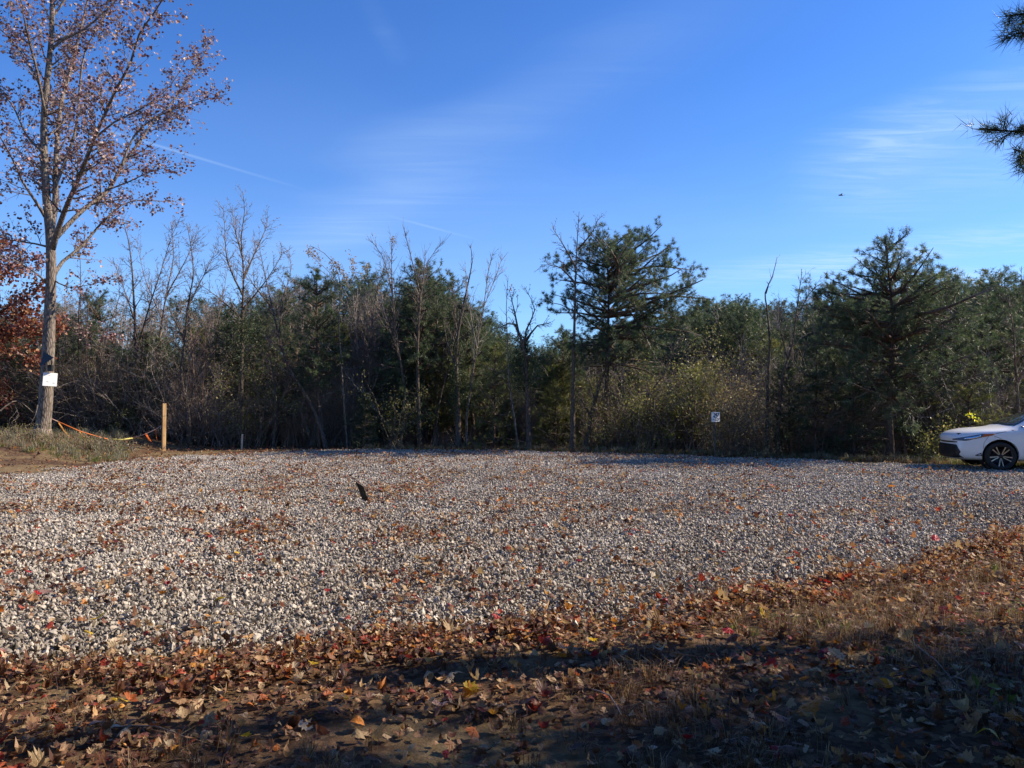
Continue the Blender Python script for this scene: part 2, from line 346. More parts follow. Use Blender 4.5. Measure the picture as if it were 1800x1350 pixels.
# ------------------------------------------------------------------ scattering of uncountable ground cover
def scatter(name, pts, rot, scl, idx, temps, label, cat, kind='stuff'):
    c = bpy.data.collections.new(name + '_kinds')
    for i, t in enumerate(temps):
        t.name = '%s_kind_%02d' % (name, i); c.objects.link(t)
    me = bpy.data.meshes.new(name); n = len(pts)
    me.vertices.add(n); me.vertices.foreach_set('co', np.asarray(pts, np.float32).ravel())
    a = me.attributes.new('rot', 'FLOAT_VECTOR', 'POINT'); a.data.foreach_set('vector', np.asarray(rot, np.float32).ravel())
    a = me.attributes.new('scl', 'FLOAT_VECTOR', 'POINT'); a.data.foreach_set('vector', np.asarray(scl, np.float32).ravel())
    a = me.attributes.new('idx', 'INT', 'POINT'); a.data.foreach_set('value', np.asarray(idx, np.int32))
    o = bpy.data.objects.new(name, me); COL.objects.link(o)
    g = bpy.data.node_groups.new(name + '_scatter', 'GeometryNodeTree')
    g.interface.new_socket('Geometry', in_out='INPUT', socket_type='NodeSocketGeometry')
    g.interface.new_socket('Geometry', in_out='OUTPUT', socket_type='NodeSocketGeometry')
    N, L = g.nodes, g.links
    gi = N.new('NodeGroupInput'); go = N.new('NodeGroupOutput')
    ci = N.new('GeometryNodeCollectionInfo'); ci.inputs['Collection'].default_value = c
    ci.inputs['Separate Children'].default_value = True; ci.inputs['Reset Children'].default_value = True
    ip = N.new('GeometryNodeInstanceOnPoints'); ip.inputs['Pick Instance'].default_value = True
    def att(nm, ty):
        q = N.new('GeometryNodeInputNamedAttribute'); q.data_type = ty; q.inputs['Name'].default_value = nm; return q.outputs['Attribute']
    er = N.new('FunctionNodeEulerToRotation'); L.new(att('rot', 'FLOAT_VECTOR'), er.inputs[0])
    L.new(gi.outputs[0], ip.inputs['Points']); L.new(ci.outputs[0], ip.inputs['Instance'])
    L.new(att('idx', 'INT'), ip.inputs['Instance Index']); L.new(er.outputs[0], ip.inputs['Rotation'])
    L.new(att('scl', 'FLOAT_VECTOR'), ip.inputs['Scale']); L.new(ip.outputs[0], go.inputs[0])
    md = o.modifiers.new('scatter', 'NODES'); md.node_group = g
    tag(o, label, cat, kind=kind); return o
def in_view(x, y, m=1.2):
    return (np.abs(x) < 0.69 * y + m)

# stones: convex hulls of random points
def hull_stone(seed, npt=13):
    r_ = np.random.default_rng(seed); bm = bmesh.new()
    ax = np.array([1.0, r_.uniform(0.65, 0.95), r_.uniform(0.45, 0.8)])
    q = r_.normal(size=(npt, 3)); q /= np.linalg.norm(q, axis=1, keepdims=True); q *= r_.uniform(0.78, 1.0, (npt, 1)); q *= ax * 0.5
    vs = [bm.verts.new(p) for p in q]; h = bmesh.ops.convex_hull(bm, input=vs)
    bmesh.ops.delete(bm, geom=[v for v in bm.verts if not v.link_faces], context='VERTS')
    bmesh.ops.triangulate(bm, faces=bm.faces[:]); bm.verts.index_update()
    V = np.array([v.co[:] for v in bm.verts]); Fc = np.array([[v.index for v in f.verts] for f in bm.faces]); bm.free(); return V, Fc
ST = [hull_stone(100 + i) for i in range(10)]
STL = [hull_stone(200 + i, 9) for i in range(8)]
temps = [mesh_np('s', v, f, m_stone, link=False) for v, f in ST]
SPLIT = 9.5
# near stones, one by one
n = int(85 * 1950)
y = np.sqrt(rng.uniform(3.2 ** 2, SPLIT ** 2, n)); x = rng.uniform(-1, 1, n) * (0.69 * y + 1.2)
jx = x + rng.normal(0, 0.07, n); jy = y + rng.normal(0, 0.13, n) + 0.12 * np.sin(x * 3.1) + 0.08 * np.sin(x * 7.7 + 1) + 0.05 * np.sin(x * 17)
k = in_lot(jx, jy + 0.10); x, y = x[k], y[k]; n = len(x)
sz = np.clip(rng.lognormal(math.log(0.0265), 0.36, n), 0.010, 0.06)
z = gz(x, y) + 0.006 + rng.uniform(0.15, 0.9, n) * sz
# stray stones on the soil
n2 = 2600; y2 = rng.uniform(3.2, SPLIT, n2); x2 = rng.uniform(-1, 1, n2) * (0.69 * y2 + 1)
k = in_lot(x2, y2 + np.abs(rng.normal(0, 0.28, n2))) & ~in_lot(x2, y2); x2, y2 = x2[k], y2[k]; s2 = rng.uniform(0.015, 0.035, len(x2))
x = np.r_[x, x2]; y = np.r_[y, y2]; z = np.r_[z, gz(x2, y2) + s2 * 0.25]; sz = np.r_[sz, s2]; n = len(x)
scatter('gravel', np.stack([x, y, z], -1), rng.uniform(0, 6.28, (n, 3)), np.repeat(sz[:, None], 3, 1), rng.integers(0, 10, n), temps,
        'loose crushed grey gravel covering the near part of the lot', 'gravel')
# farther stones: half-metre patches of stones
def stone_patch(seed, side=0.5, cnt=380):
    r_ = np.random.default_rng(seed); Vs = []; Fs = []; rn = []; o = 0
    for i in range(cnt):
        v, f = STL[r_.integers(0, len(STL))]
        E = np.array(Euler(r_.uniform(0, 6.28, 3)).to_matrix()); s = min(0.06, r_.lognormal(math.log(0.030), 0.32))
        Vs.append(v @ E.T * s + np.array([r_.uniform(-side / 2, side / 2), r_.uniform(-side / 2, side / 2), s * r_.uniform(0.15, 0.8)]))
        Fs.append(f + o); o += len(v); rn.append(np.full(len(f), r_.uniform()))
    return mesh_np('p', np.concatenate(Vs), np.concatenate(Fs), m_stonep, rnd=np.concatenate(rn), link=False)
temps = [stone_patch(i) for i in range(10)]
gx, gy = np.meshgrid(np.arange(-23, 23, 0.5), np.arange(SPLIT - 0.25, 27, 0.5)); gx = gx.ravel(); gy = gy.ravel()
k = in_lot(gx + rng.normal(0, 0.12, gx.size), gy + rng.normal(0, 0.15, gx.size)) & in_view(gx, gy, 2.0); gx, gy = gx[k], gy[k]; n = len(gx)
scatter('gravel', np.stack([gx, gy, gz(gx, gy) + 0.006], -1), np.stack([np.zeros(n), np.zeros(n), rng.integers(0, 4, n) * math.pi / 2], -1), np.ones((n, 3)),
        rng.integers(0, 10, n), temps, 'grey gravel spread over the far half of the lot up to the trees', 'gravel')

# ------------------------------------------------------------------ fallen leaves
MAPLE = [(0, -.42), (.07, -.28), (.26, -.33), (.30, -.20), (.47, -.12), (.36, -.01), (.50, .14), (.36, .17), (.33, .27), (.20, .22), (.17, .36), (.10, .40), (.0, .52)]
OAK = [(0, -.5), (.06, -.3), (.2, -.28), (.12, -.12), (.30, -.02), (.16, .08), (.28, .26), (.12, .28), (.10, .42), (0, .52)]
OVAL = [(0, -.5), (.12, -.36), (.22, -.18), (.26, 0), (.22, .18), (.14, .34), (0, .52)]
BROKEN = [(0, -.3), (.2, -.25), (.28, -.05), (.18, .08), (.30, .2), (.05, .3)]
def leaf_mesh(shape, seed, curl=0.5, fold=0.25):
    r_ = np.random.default_rng(seed)
    h = np.array(shape); pts = np.concatenate([h, np.stack([-h[-2:0:-1, 0], h[-2:0:-1, 1]], -1)])
    pts = pts + r_.normal(0, 0.018, pts.shape); n = len(pts)
    ring2 = pts; ring1 = pts * 0.5
    V2 = np.concatenate([ring2, ring1, [[0, 0]]])
    cx, cy = r_.uniform(-curl, curl), r_.uniform(-0.2, curl)
    z = cx * V2[:, 1] ** 2 * 1.6 + cy * V2[:, 0] ** 2 * 2.2 + fold * np.abs(V2[:, 0]) * r_.uniform(-1, 1) + r_.normal(0, 0.02, len(V2))
    V = np.stack([V2[:, 0], V2[:, 1], z], -1)
    i = np.arange(n); j = (i + 1) % n
    Q = np.stack([i, j, n + j, n + i], -1); T = np.stack([n + i, n + j, np.full(n, 2 * n)], -1)
    return V, [Q, T]
LEAVES = [leaf_mesh(MAPLE, 1), leaf_mesh(MAPLE, 2, 0.9), leaf_mesh(MAPLE, 3, 0.4, 0.5), leaf_mesh(MAPLE, 4, 1.4, 0.6), leaf_mesh(OAK, 5), leaf_mesh(OAK, 6, 1.0),
          leaf_mesh(OVAL, 7, 0.6), leaf_mesh(OVAL, 8, 1.3, 0.7), leaf_mesh(OVAL, 9, 2.0, 0.9), leaf_mesh(BROKEN, 10, 1.0, 0.6), leaf_mesh(BROKEN, 11, 2.0, 0.8), leaf_mesh(MAPLE, 12, 2.0, 0.8)]
def leaf_temps(mat): return [mesh_np('l', v, f, mat, smooth=False, link=False) for v, f in LEAVES]
def patchy(x, y, s=1.0, seed=0.0):
    return np.array([noise.noise(Vector((a * s, b * s, seed))) for a, b in zip(x, y)]) + 0.5
# soil in front of the gravel: a dense litter
n = 74000; y = np.sqrt(rng.uniform(2.2 ** 2, 11 ** 2, n)); x = rng.uniform(-1, 1, n) * (0.69 * y + 1.0)
nearlot = in_lot(x, y + 0.35); on = in_lot(x, y)
pr = np.where(nearlot, 1.0, np.clip((patchy(x, y, 1.1, 3.0) - 0.22) * 2.6, 0.42, 1.0)); pr[on] = 0.0
k = (rng.uniform(size=n) < pr); x, y = x[k], y[k]
# thin layer over the gravel
n = 82000; yg = rng.uniform(3.5, 25, n); xg = rng.uniform(-1, 1, n) * (0.69 * yg + 1.5)
pat = patchy(xg, yg, 0.8, 9.0) * .5 + patchy(xg, yg, 3.0, 2.0) * .5; pr = np.clip((pat - 0.42) * 3.2, 0.05, 1.0) * np.clip(1.0 - (xg / yg + .1) * 1.2, .35, 1.0) * np.clip(yg / 9.0, .45, 1.0)
k = in_lot(xg, yg) & (rng.uniform(size=n) < pr); xg, yg = xg[k], yg[k]
# soil strip along the far edge and around the left-hand tree
n = 7000; xf = rng.uniform(-17, 4, n); yf = rng.uniform(14.5, 28, n); k = ~in_lot(xf, yf) & in_view(xf, yf, 2) & (rng.uniform(size=n) < np.where(xf < -7, 1, 0.4)); xf, yf = xf[k], yf[k]
# a ragged bank of leaves caught along the near rim of the gravel
NE = np.array([G(*p) for p in near_e[1:14]]); sl_ = np.r_[0, np.cumsum(np.linalg.norm(np.diff(NE, axis=0), axis=1))]; n = 9000
t_ = rng.uniform(0, sl_[-1], n); bx = np.interp(t_, sl_, NE[:, 0]); by = np.interp(t_, sl_, NE[:, 1]); by = by - rng.normal(0.33, 0.16, n) + 0.1 * np.sin(bx * 5)
k = rng.uniform(size=n) < np.clip((patchy(bx, by, 1.7, 30.0) - .2) * 2.2, .15, 1); x = np.r_[x, bx[k]]; y = np.r_[y, by[k]]; nbank = int(k.sum())
X_ = np.r_[x, xg, xf]; Y_ = np.r_[y, yg, yf]; n = len(X_)
lift = np.r_[rng.uniform(0.004, 0.05, len(x) - nbank), rng.uniform(0.02, 0.10, nbank), rng.uniform(0.05, 0.08, len(xg)), rng.uniform(0.005, 0.05, len(xf))]
s = np.r_[rng.uniform(0.025, 0.085, len(x)) * np.where(rng.uniform(size=len(x)) < .25, 1.15, .85), rng.uniform(0.03, 0.088, len(xg)), rng.uniform(0.05, 0.10, len(xf))]
tilt = np.r_[rng.normal(0, 0.36, (len(x), 2)), rng.normal(0, 0.35, (len(xg), 2)), rng.normal(0, 0.4, (len(xf), 2))]
scatter('leaf_litter', np.stack([X_, Y_, gz(X_, Y_) + lift + s * 0.08], -1), np.c_[tilt, rng.uniform(0, 6.28, n)], np.stack([s, s * rng.uniform(.7, 1.1, n), s * rng.uniform(.45, 1.35, n)], -1),
        rng.choice(12, n, p=[.08, .08, .07, .05, .08, .07, .10, .10, .08, .13, .11, .05]), leaf_temps(m_litter), 'dry brown and tan autumn leaf litter strewn over soil and gravel', 'leaf litter')

# the leaves that show largest, one object each
LC = {'yellow': ((0.62, 0.42, 0.04), 1), 'orange': ((0.55, 0.20, 0.03), 1), 'red': ((0.36, 0.02, 0.025), 1), 'deep maroon': ((0.13, 0.02, 0.02), 1),
      'pale tan': ((0.50, 0.38, 0.24), 1), 'reddish brown': ((0.22, 0.08, 0.045), 1), 'pinkish grey': ((0.36, 0.22, 0.18), 1)}
lmats = {}
for cn, (c, _) in LC.items():
    lmats[cn] = leafmat(cn.replace(' ', '_') + '_leaf', [(0.0, tuple(v * 0.7 for v in c)), (1.0, tuple(min(1, v * 1.15) for v in c))], 0.3, 0.5, attr=False, tint=1.4)
lname = {0: 'maple', 1: 'maple', 2: 'maple', 3: 'curled maple', 4: 'oak', 5: 'curled oak', 6: 'oval', 7: 'curled oval', 8: 'rolled oval', 9: 'torn', 10: 'torn', 11: 'crumpled maple'}
lcache = {}
def fallen_leaf(x, y, cn, ti, size, rz, tx, ty):
    key = (cn, ti)
    if key not in lcache: lcache[key] = mesh_np('fallen_leaf', *LEAVES[ti], lmats[cn], link=False).data
    o = bpy.data.objects.new('fallen_leaf', lcache[key]); COL.objects.link(o)
    on = bool(in_lot(x, y))
    o.location = (x, y, gz1(x, y) + (0.055 if on else 0.05) + size * 0.06); o.scale = (size, size * random.uniform(.75, 1.05), size * random.uniform(.5, 1.15)); o.rotation_euler = (tx, ty, rz)
    where = 'on the gravel' if on else 'in the litter'
    bandn = 'close to the camera' if y < 4.0 else 'at the gravel rim' if y < 5.5 else 'out on the lot' if y < 9 else 'far out'
    side = 'left third' if x / y < -0.23 else 'right third' if x / y > 0.23 else 'middle third'
    tag(o, '%s %s leaf %s %s, %s' % (cn, lname[ti], where, bandn, side), 'fallen leaf', 'fallen %s %s leaves %s %s, %s' % (cn, lname[ti], where, bandn, side))
# leaves picked out of the photograph (pixel, colour, kind, size)
PICK = [((172, 1103), 'yellow', 0, .11), ((210, 1248), 'yellow', 2, .10), ((550, 1187), 'yellow', 3, .08), ((825, 1225), 'yellow', 3, .10), ((630, 1290), 'orange', 6, .09), ((430, 1318), 'yellow', 4, .10),
        ((433, 1172), 'orange', 6, .11), ((352, 1175), 'orange', 3, .10), ((172, 1292), 'pinkish grey', 6, .10), ((805, 1196), 'pale tan', 2, .10), ((780, 1250), 'pinkish grey', 7, .16), ((792, 1080), 'red', 3, .07),
        ((830, 1050), 'deep maroon', 1, .11), ((873, 1098), 'red', 1, .09), ((728, 1060), 'red', 7, .09), ((648, 1061), 'pinkish grey', 7, .10), ((385, 1065), 'yellow', 1, .09), ((285, 1062), 'orange', 3, .09), ((80, 1055), 'pinkish grey', 0, .11),
        ((48, 1013), 'red', 1, .09), ((900, 995), 'orange', 5, .09), ((1003, 950), 'orange', 6, .09), ((1118, 940), 'red', 1, .10), ((1108, 952), 'red', 3, .08), ((1195, 910), 'orange', 1, .14), ((1330, 912), 'deep maroon', 1, .15), ((1390, 913), 'red', 7, .14),
        ((1300, 903), 'orange', 3, .12), ((1568, 860), 'orange', 1, .16), ((1648, 905), 'red', 3, .12), ((1565, 958), 'deep maroon', 1, .16), ((1645, 958), 'red', 1, .14), ((1690, 940), 'orange', 1, .12), ((1750, 950), 'yellow', 0, .10),
        ((1290, 1010), 'orange', 2, .13), ((1255, 1073), 'orange', 0, .12), ((1400, 979), 'red', 1, .10), ((1390, 995), 'red', 3, .10), ((1555, 1017), 'orange', 7, .09), ((1452, 1035), 'red', 3, .10), ((1603, 1010), 'deep maroon', 1, .12), ((1655, 1087), 'red', 2, .14), ((1525, 1087), 'orange', 3, .07),
        ((1450, 1165), 'red', 2, .12), ((1470, 1172), 'pale tan', 3, .12), ((1420, 1265), 'orange', 1, .14), ((1700, 1280), 'pale tan', 8, .12), ((1740, 1310), 'yellow', 7, .12), ((1785, 1285), 'orange', 2, .10), ((1790, 1265), 'pale tan', 7, .09), ((1610, 1315), 'reddish brown', 3, .12),
        ((1345, 1295), 'pale tan', 9, .07), ((880, 885), 'orange', 3, .13), ((885, 905), 'reddish brown', 1, .16), ((1355, 858), 'red', 1, .12), ((660, 967), 'red', 7, .12), ((320, 990), 'orange', 3, .11), ((200, 962), 'deep maroon', 1, .13), ((940, 1248), 'reddish brown', 7, .13), ((490, 1190), 'reddish brown', 3, .12), ((325, 1235), 'reddish brown', 8, .12)]
for (pp, cn, ti, s_) in PICK:
    x_, y_ = G(*pp); fallen_leaf(x_, y_, cn, ti, s_, random.uniform(0, 6.28), random.uniform(-0.5, 0.5), random.uniform(-0.5, 0.5))
cw = ['pale tan'] * 8 + ['reddish brown'] * 8 + ['pinkish grey'] * 4 + ['orange'] * 2 + ['red'] * 2 + ['deep maroon'] * 2 + ['yellow']
cnt = 0
while cnt < 235:
    y_ = math.sqrt(random.uniform(3.1 ** 2, 7.5 ** 2)); x_ = random.uniform(-0.68, 0.68) * y_
    if in_lot(x_, y_ - 0.1) and random.random() < 0.7: continue
    fallen_leaf(x_, y_, random.choice(cw), random.randrange(12), random.uniform(0.055, 0.095), random.uniform(0, 6.28), random.gauss(0, 0.28), random.gauss(0, 0.28)); cnt += 1

# ------------------------------------------------------------------ grass and weeds
def tuft(seed, n, h, spread, lean, mat, w=0.004):
    r_ = np.random.default_rng(seed); a = r_.uniform(0, 6.28, n); b = r_.uniform(0, spread, n)
    p = np.stack([np.cos(a) * b, np.sin(a) * b, np.zeros(n)], -1)
    L = h * r_.uniform(0.4, 1.0, n); d = np.stack([np.cos(a + r_.normal(0, .7, n)), np.sin(a + r_.normal(0, .7, n)), np.zeros(n)], -1) * (lean * r_.uniform(0.2, 1.3, n))[:, None]
    s_ = np.stack([-np.sin(a), np.cos(a), np.zeros(n)], -1) * w
    up = np.array([0, 0, 1.0]); q1 = p + (d * 0.35 + up) * (L * 0.55)[:, None]; q2 = p + (d + up * np.clip(1 - lean * .4, .2, 1)) * L[:, None]
    V = np.stack([p - s_, p + s_, q1 + s_ * .8, q1 - s_ * .8, q2], 1).reshape(-1, 3); b0 = np.arange(n) * 5
    return mesh_np('g', V, [np.stack([b0, b0 + 1, b0 + 2, b0 + 3], -1), np.stack([b0 + 3, b0 + 2, b0 + 4], -1)], mat, rnd=np.r_[r_.uniform(size=n), r_.uniform(size=n)], link=False)
m_dry = leafmat('dry_grass', [(0.0, (0.075, 0.035, 0.02)), (0.5, (0.18, 0.10, 0.055)), (1.0, (0.37, 0.27, 0.16))], 0.25, 0.6)
m_grn = leafmat('weed_green', [(0.0, (0.05, 0.08, 0.02)), (0.5, (0.12, 0.16, 0.04)), (1.0, (0.26, 0.27, 0.08))], 0.35, 0.5)
m_gry = leafmat('weed_grey', [(0.0, (0.12, 0.11, 0.07)), (0.6, (0.26, 0.24, 0.15)), (1.0, (0.42, 0.38, 0.26))], 0.25, 0.6)
temps = [tuft(1, 26, .12, .06, 1.1, m_dry, .0018), tuft(2, 30, .09, .08, 1.6, m_dry, .0016), tuft(3, 22, .16, .05, .8, m_dry, .0018), tuft(4, 18, .13, .05, .9, m_grn, .0025), tuft(5, 12, .22, .04, .9, m_dry, .002)]
n = 13000; y = rng.uniform(2.3, 10.5, n); x = rng.uniform(-1, 1, n) * (0.69 * y + 1)
w_ = np.clip((patchy(x, y, 0.9, 21.0) - 0.30) * 2.2, 0.05, 1) * np.clip((x / y - .05) * 3.2, 0.16, 1.0)
k = ~in_lot(x + rng.normal(0, .05, n), y) & (rng.uniform(size=n) < w_); x, y = x[k], y[k]; n = len(x)
green = patchy(x, y, 1.3, 44.0) + np.where(x / y > .35, .12, 0); idx = np.where((green > 0.86) & (rng.uniform(size=n) < .08), 3, rng.choice([0, 1, 2, 4], n, p=[.35, .35, .2, .1]))
sc_ = rng.uniform(0.6, 1.3, n)
scatter('dry_grass', np.stack([x, y, gz(x, y)], -1), np.c_[rng.normal(0, .15, (n, 2)), rng.uniform(0, 6.28, n)], np.repeat(sc_[:, None], 3, 1), idx, temps,
        'thin dry brown grass and weeds growing through the leaf litter', 'grass')
# verge along the trees
temps = [tuft(11, 34, .45, .16, .55, m_gry, .006), tuft(12, 30, .35, .2, .9, m_dry, .006), tuft(13, 30, .3, .2, .7, m_grn, .007), tuft(14, 30, .7, .15, .45, m_gry, .006)]
n = 3600; pxs = rng.uniform(-120, 1950, n)
ex = np.interp(pxs, [p[0] for p in far_e][::-1], [p[1] for p in far_e][::-1]); D0 = 1965 / (ex - 712)
left = pxs < 240; D = D0 + 0.35 + rng.exponential(1.3, n)
D[left] = rng.uniform(19.5, 26, left.sum()); x = (pxs - CX) / F * D; y = D
track = (pxs > 225) & (pxs < 640) & (D < 26.5)
k = ~track & ~in_lot(x, y) & (rng.uniform(size=n) < np.where(left | (pxs > 900), 1, .6)); x, y, px_ = x[k], y[k], pxs[k]; n = len(x)
idx = np.where(px_ < 240, rng.choice([0, 2, 3, 1], n, p=[.35, .25, .15, .25]), rng.choice([0, 1, 2], n, p=[.3, .5, .2])); s_ = rng.uniform(0.4, 1.0, n) * np.where(px_ < 240, .8, .75)
scatter('weeds', np.stack([x, y, gz(x, y)], -1), np.c_[rng.normal(0, .12, (n, 2)), rng.uniform(0, 6.28, n)], np.repeat(s_[:, None], 3, 1), idx, temps,
        'grey-green weeds and dry grass along the foot of the trees', 'weeds')

# ------------------------------------------------------------------ tree building
def leaf_cards(pos, size, droop=0.5, star=True):
    """small leaves: five-lobed fans or folded ovals"""
    pos = np.asarray(pos, float); n = len(pos)
    if n == 0: return np.zeros((0, 3)), np.zeros((0, 3), int), 0
    a = unit(n); a[:, 2] -= droop; a /= np.linalg.norm(a, axis=1, keepdims=True)
    b = np.cross(a, unit(n)); b /= np.linalg.norm(b, axis=1, keepdims=True) + 1e-9; c = np.cross(a, b)
    s = (size * rng.uniform(0.55, 1.15, n))[:, None]
    if star: prof = [(0, 0, 0), (.35, .45, .12), (.25, .1, 0), (.95, .0, -.05), (.25, -.1, 0), (.35, -.45, .12), (.62, .25, .05), (.62, -.25, .05)]; tri = [(0, 1, 6), (0, 6, 3), (0, 3, 7), (0, 7, 5)]; use = (0, 1, 6, 3, 7, 5)
    else: prof = [(0, 0, 0), (.45, .27, .1), (1.0, 0, 0), (.45, -.27, .1)]; tri = [(0, 1, 2), (0, 2, 3)]; use = (0, 1, 2, 3)
    V = np.stack([pos + s * (a * p[0] + b * p[1] + c * p[2]) for p in prof], 1).reshape(-1, 3); m = len(prof)
    T = np.concatenate([np.arange(n)[:, None] * m + np.array(t)[None] for t in tri]); return V, T, len(tri)
def needle_tufts(pos, dr, n, L, w):
    pos = np.repeat(np.asarray(pos, float), n, 0); dr = np.repeat(np.asarray(dr, float), n, 0); m = len(pos)
    if m == 0: return np.zeros((0, 3)), np.zeros((0, 3), int)
    d = dr * 0.75 + unit(m) * 0.95; d /= np.linalg.norm(d, axis=1, keepdims=True)
    s = np.cross(d, unit(m)); s /= np.linalg.norm(s, axis=1, keepdims=True) + 1e-9
    l = (L * rng.uniform(.6, 1.1, m))[:, None]; p = pos + rng.normal(0, L * .12, (m, 3))
    V = np.stack([p - s * w, p + s * w, p + d * l], 1).reshape(-1, 3); return V, np.arange(m * 3).reshape(-1, 3)

class Tree:
    def __init__(s, seed): s.r = random.Random(seed); s.big = []; s.chains = []; s.tw = []; s.lf = []; s.tuft = []; s.seed = seed
    def rv(s): return Vector((s.r.gauss(0, 1), s.r.gauss(0, 1), s.r.gauss(0, 1)))
    def add(s, p, q, r0, r1):
        (s.big if r0 > 0.022 else s.tw).append((*p, *q, r0, r1))
    def br(s, p, d, L, r, lvl, Q):
        n = max(2, int(L / Q['step'][lvl])); st = L / n; p = p.copy(); d = d.copy(); last = lvl >= Q['max']
        for i in range(n):
            d = (d + s.rv() * Q['wig'] + Z3 * Q['up'][lvl] * st).normalized(); q = p + d * st
            ra = r * (1 - i / n * 0.8); rb = r * (1 - (i + 1) / n * 0.8)
            s.add(p, q, ra, rb); f = (i + 1) / n
            if not last and f > Q.get('start', 0.2):
                for c in range(Q['kids'][lvl]):
                    if s.r.random() > Q.get('prob', 0.85): continue
                    side = s.rv().cross(d).normalized(); cd = (d * math.cos(Q['ang']) + side * math.sin(Q['ang'])).normalized()
                    s.br(p.lerp(q, s.r.random()), cd, L * Q['ratio'] * (1.15 - f * 0.7) * s.r.uniform(.6, 1.2), max(rb * 0.6, Q['minr']), lvl + 1, Q)
            f = (i + 1) / n
            if lvl >= Q.get('leaflvl', 9) and s.r.random() < Q.get('leafp', 0):
                for c in range(Q.get('leafn', 1)): s.lf.append(tuple(p.lerp(q, s.r.random()) + s.rv() * Q.get('leafj', .03)))
            if lvl >= Q.get('tuftlvl', 9) and f > Q.get('tuftfrom', .35) and s.r.random() < Q.get('tuftp', 1): s.tuft.append((*q, *d))
            p = q
    def limb(s, pts, r0, r1, Q, every=0.25, L=1.2, wander=0.0, taper=True, start=0.1, k=1, lens=None, main=False):
        """a limb through given points (world), smoothed, sprouting side branches"""
        pts = [Vector(p) for p in pts]; S_ = []
        n = len(pts)
        for i in range(n - 1):
            a, b, c, d = pts[max(i - 1, 0)], pts[i], pts[i + 1], pts[min(i + 2, n - 1)]
            m = max(2, int((c - b).length / 0.35))
            for j in range(m):
                t = j / m
                S_.append(0.5 * ((2 * b) + (c - a) * t + (2 * a - 5 * b + 4 * c - d) * t * t + (-a + 3 * b - 3 * c + d) * t ** 3))
        S_.append(pts[-1]); N = len(S_)
        for i in range(1, N): S_[i] = S_[i] + s.rv() * wander
        rad = [r0 + (r1 - r0) * (i / (N - 1)) ** 0.62 for i in range(N)]
        if main or r0 > 0.05: s.chains.append((S_, rad))
        else:
            for i in range(N - 1): s.add(S_[i], S_[i + 1], rad[i], rad[i + 1])
        acc = 0
        for i in range(N - 1):
            seg = (S_[i + 1] - S_[i]); f = i / (N - 1); acc += seg.length
            while acc > every and f >= start:
                acc -= every
                d = seg.normalized()
                for c in range(k):
                    side = s.rv().cross(d).normalized(); an = Q['ang'] * s.r.uniform(.8, 1.2); cd = (d * math.cos(an) + side * math.sin(an)).normalized()
                    s.br(S_[i].lerp(S_[i + 1], s.r.random()), cd, L * (1.1 - f * 0.6) * s.r.uniform(.5, 1.25), max(min(rad[i] * .45, .03), Q['minr']), 1, Q)
            if f < start: acc = 0
        return S_
    def finish(s, name, label, cat, base, mats, leafsize=0.1, star=True, nneedle=12, nlen=.10, nw=.004, group=None, extra=None, names=('trunk', 'branches', 'crown'), obj=True):
        bt, bw, bl = mats; B = np.array(base[:3])
        root = empty(name, base); tag(root, label, cat, group)
        parts = [chain(p, r, 14 if r[0] > .12 else 8, 0.10, s.seed) for p, r in s.chains]
        if s.big: v, q = tubes(s.big, 5); parts.append((v, q))
        if parts: V, Fs = merge(parts); mesh_np(names[0], V - B, Fs, bt, root, smooth=True)
        if s.tw: v, q = tubes(s.tw, 3); mesh_np(names[1], v - B, q, bw, root, smooth=True)
        if s.lf: v, t_, m = leaf_cards(s.lf, leafsize, star=star); mesh_np(names[2], v - B, t_, bl, root, rnd=np.tile(rng.uniform(size=len(s.lf)), m))
        if s.tuft:
            T_ = np.array(s.tuft); v, t_ = needle_tufts(T_[:, :3], T_[:, 3:], nneedle, nlen, nw)
            mesh_np(names[2], v - B, t_, bl, root, rnd=np.clip(np.repeat(rng.uniform(size=len(T_)), nneedle) * .8 + rng.uniform(0, .2, len(t_)), 0, 1))
        for (nm, pos, size, mat, st) in (extra or []):
            v, t_, m = leaf_cards(pos, size, star=st); mesh_np(nm, v - B, t_, mat, root, rnd=np.tile(rng.uniform(size=len(pos)), m))
        return root
def cloud_pts(c, rad, n, clumps=26, cr=0.28):
    """leaf positions in uneven clumps inside an ellipsoid"""
    c = np.array(c, float); rad = np.array(rad, float)
    q = unit(clumps) * (rng.uniform(.25, 1, clumps) ** .5)[:, None]; which = rng.integers(0, clumps, n)
    return c + (q[which] + rng.normal(0, cr, (n, 3))) * rad * rng.uniform(0.8, 1, (n, 1))

Q_BARE = dict(step=[.4, .2, .16, .12], kids=[2, 2, 1, 1], max=3, wig=.10, up=[.1, .30, .25, .2], ang=R(42), ratio=.48, minr=.0075, start=.12, prob=.9)
Q_SPARSE = dict(Q_BARE, kids=[1, 1, 1], prob=.55, max=3, up=[.2, .5, .4, .3], ang=R(34))
Q_HERO = dict(step=[.4, .22, .15, .12], kids=[2, 2, 1, 1], max=3, wig=.12, up=[.1, .22, .1, 0], ang=R(48), ratio=.45, minr=.0065, start=.1, prob=.9, leaflvl=2, leafp=.42, leafn=2, leafj=.08)
Q_RUSSET = dict(Q_HERO, leafp=.9, leafn=3, leafj=.14)

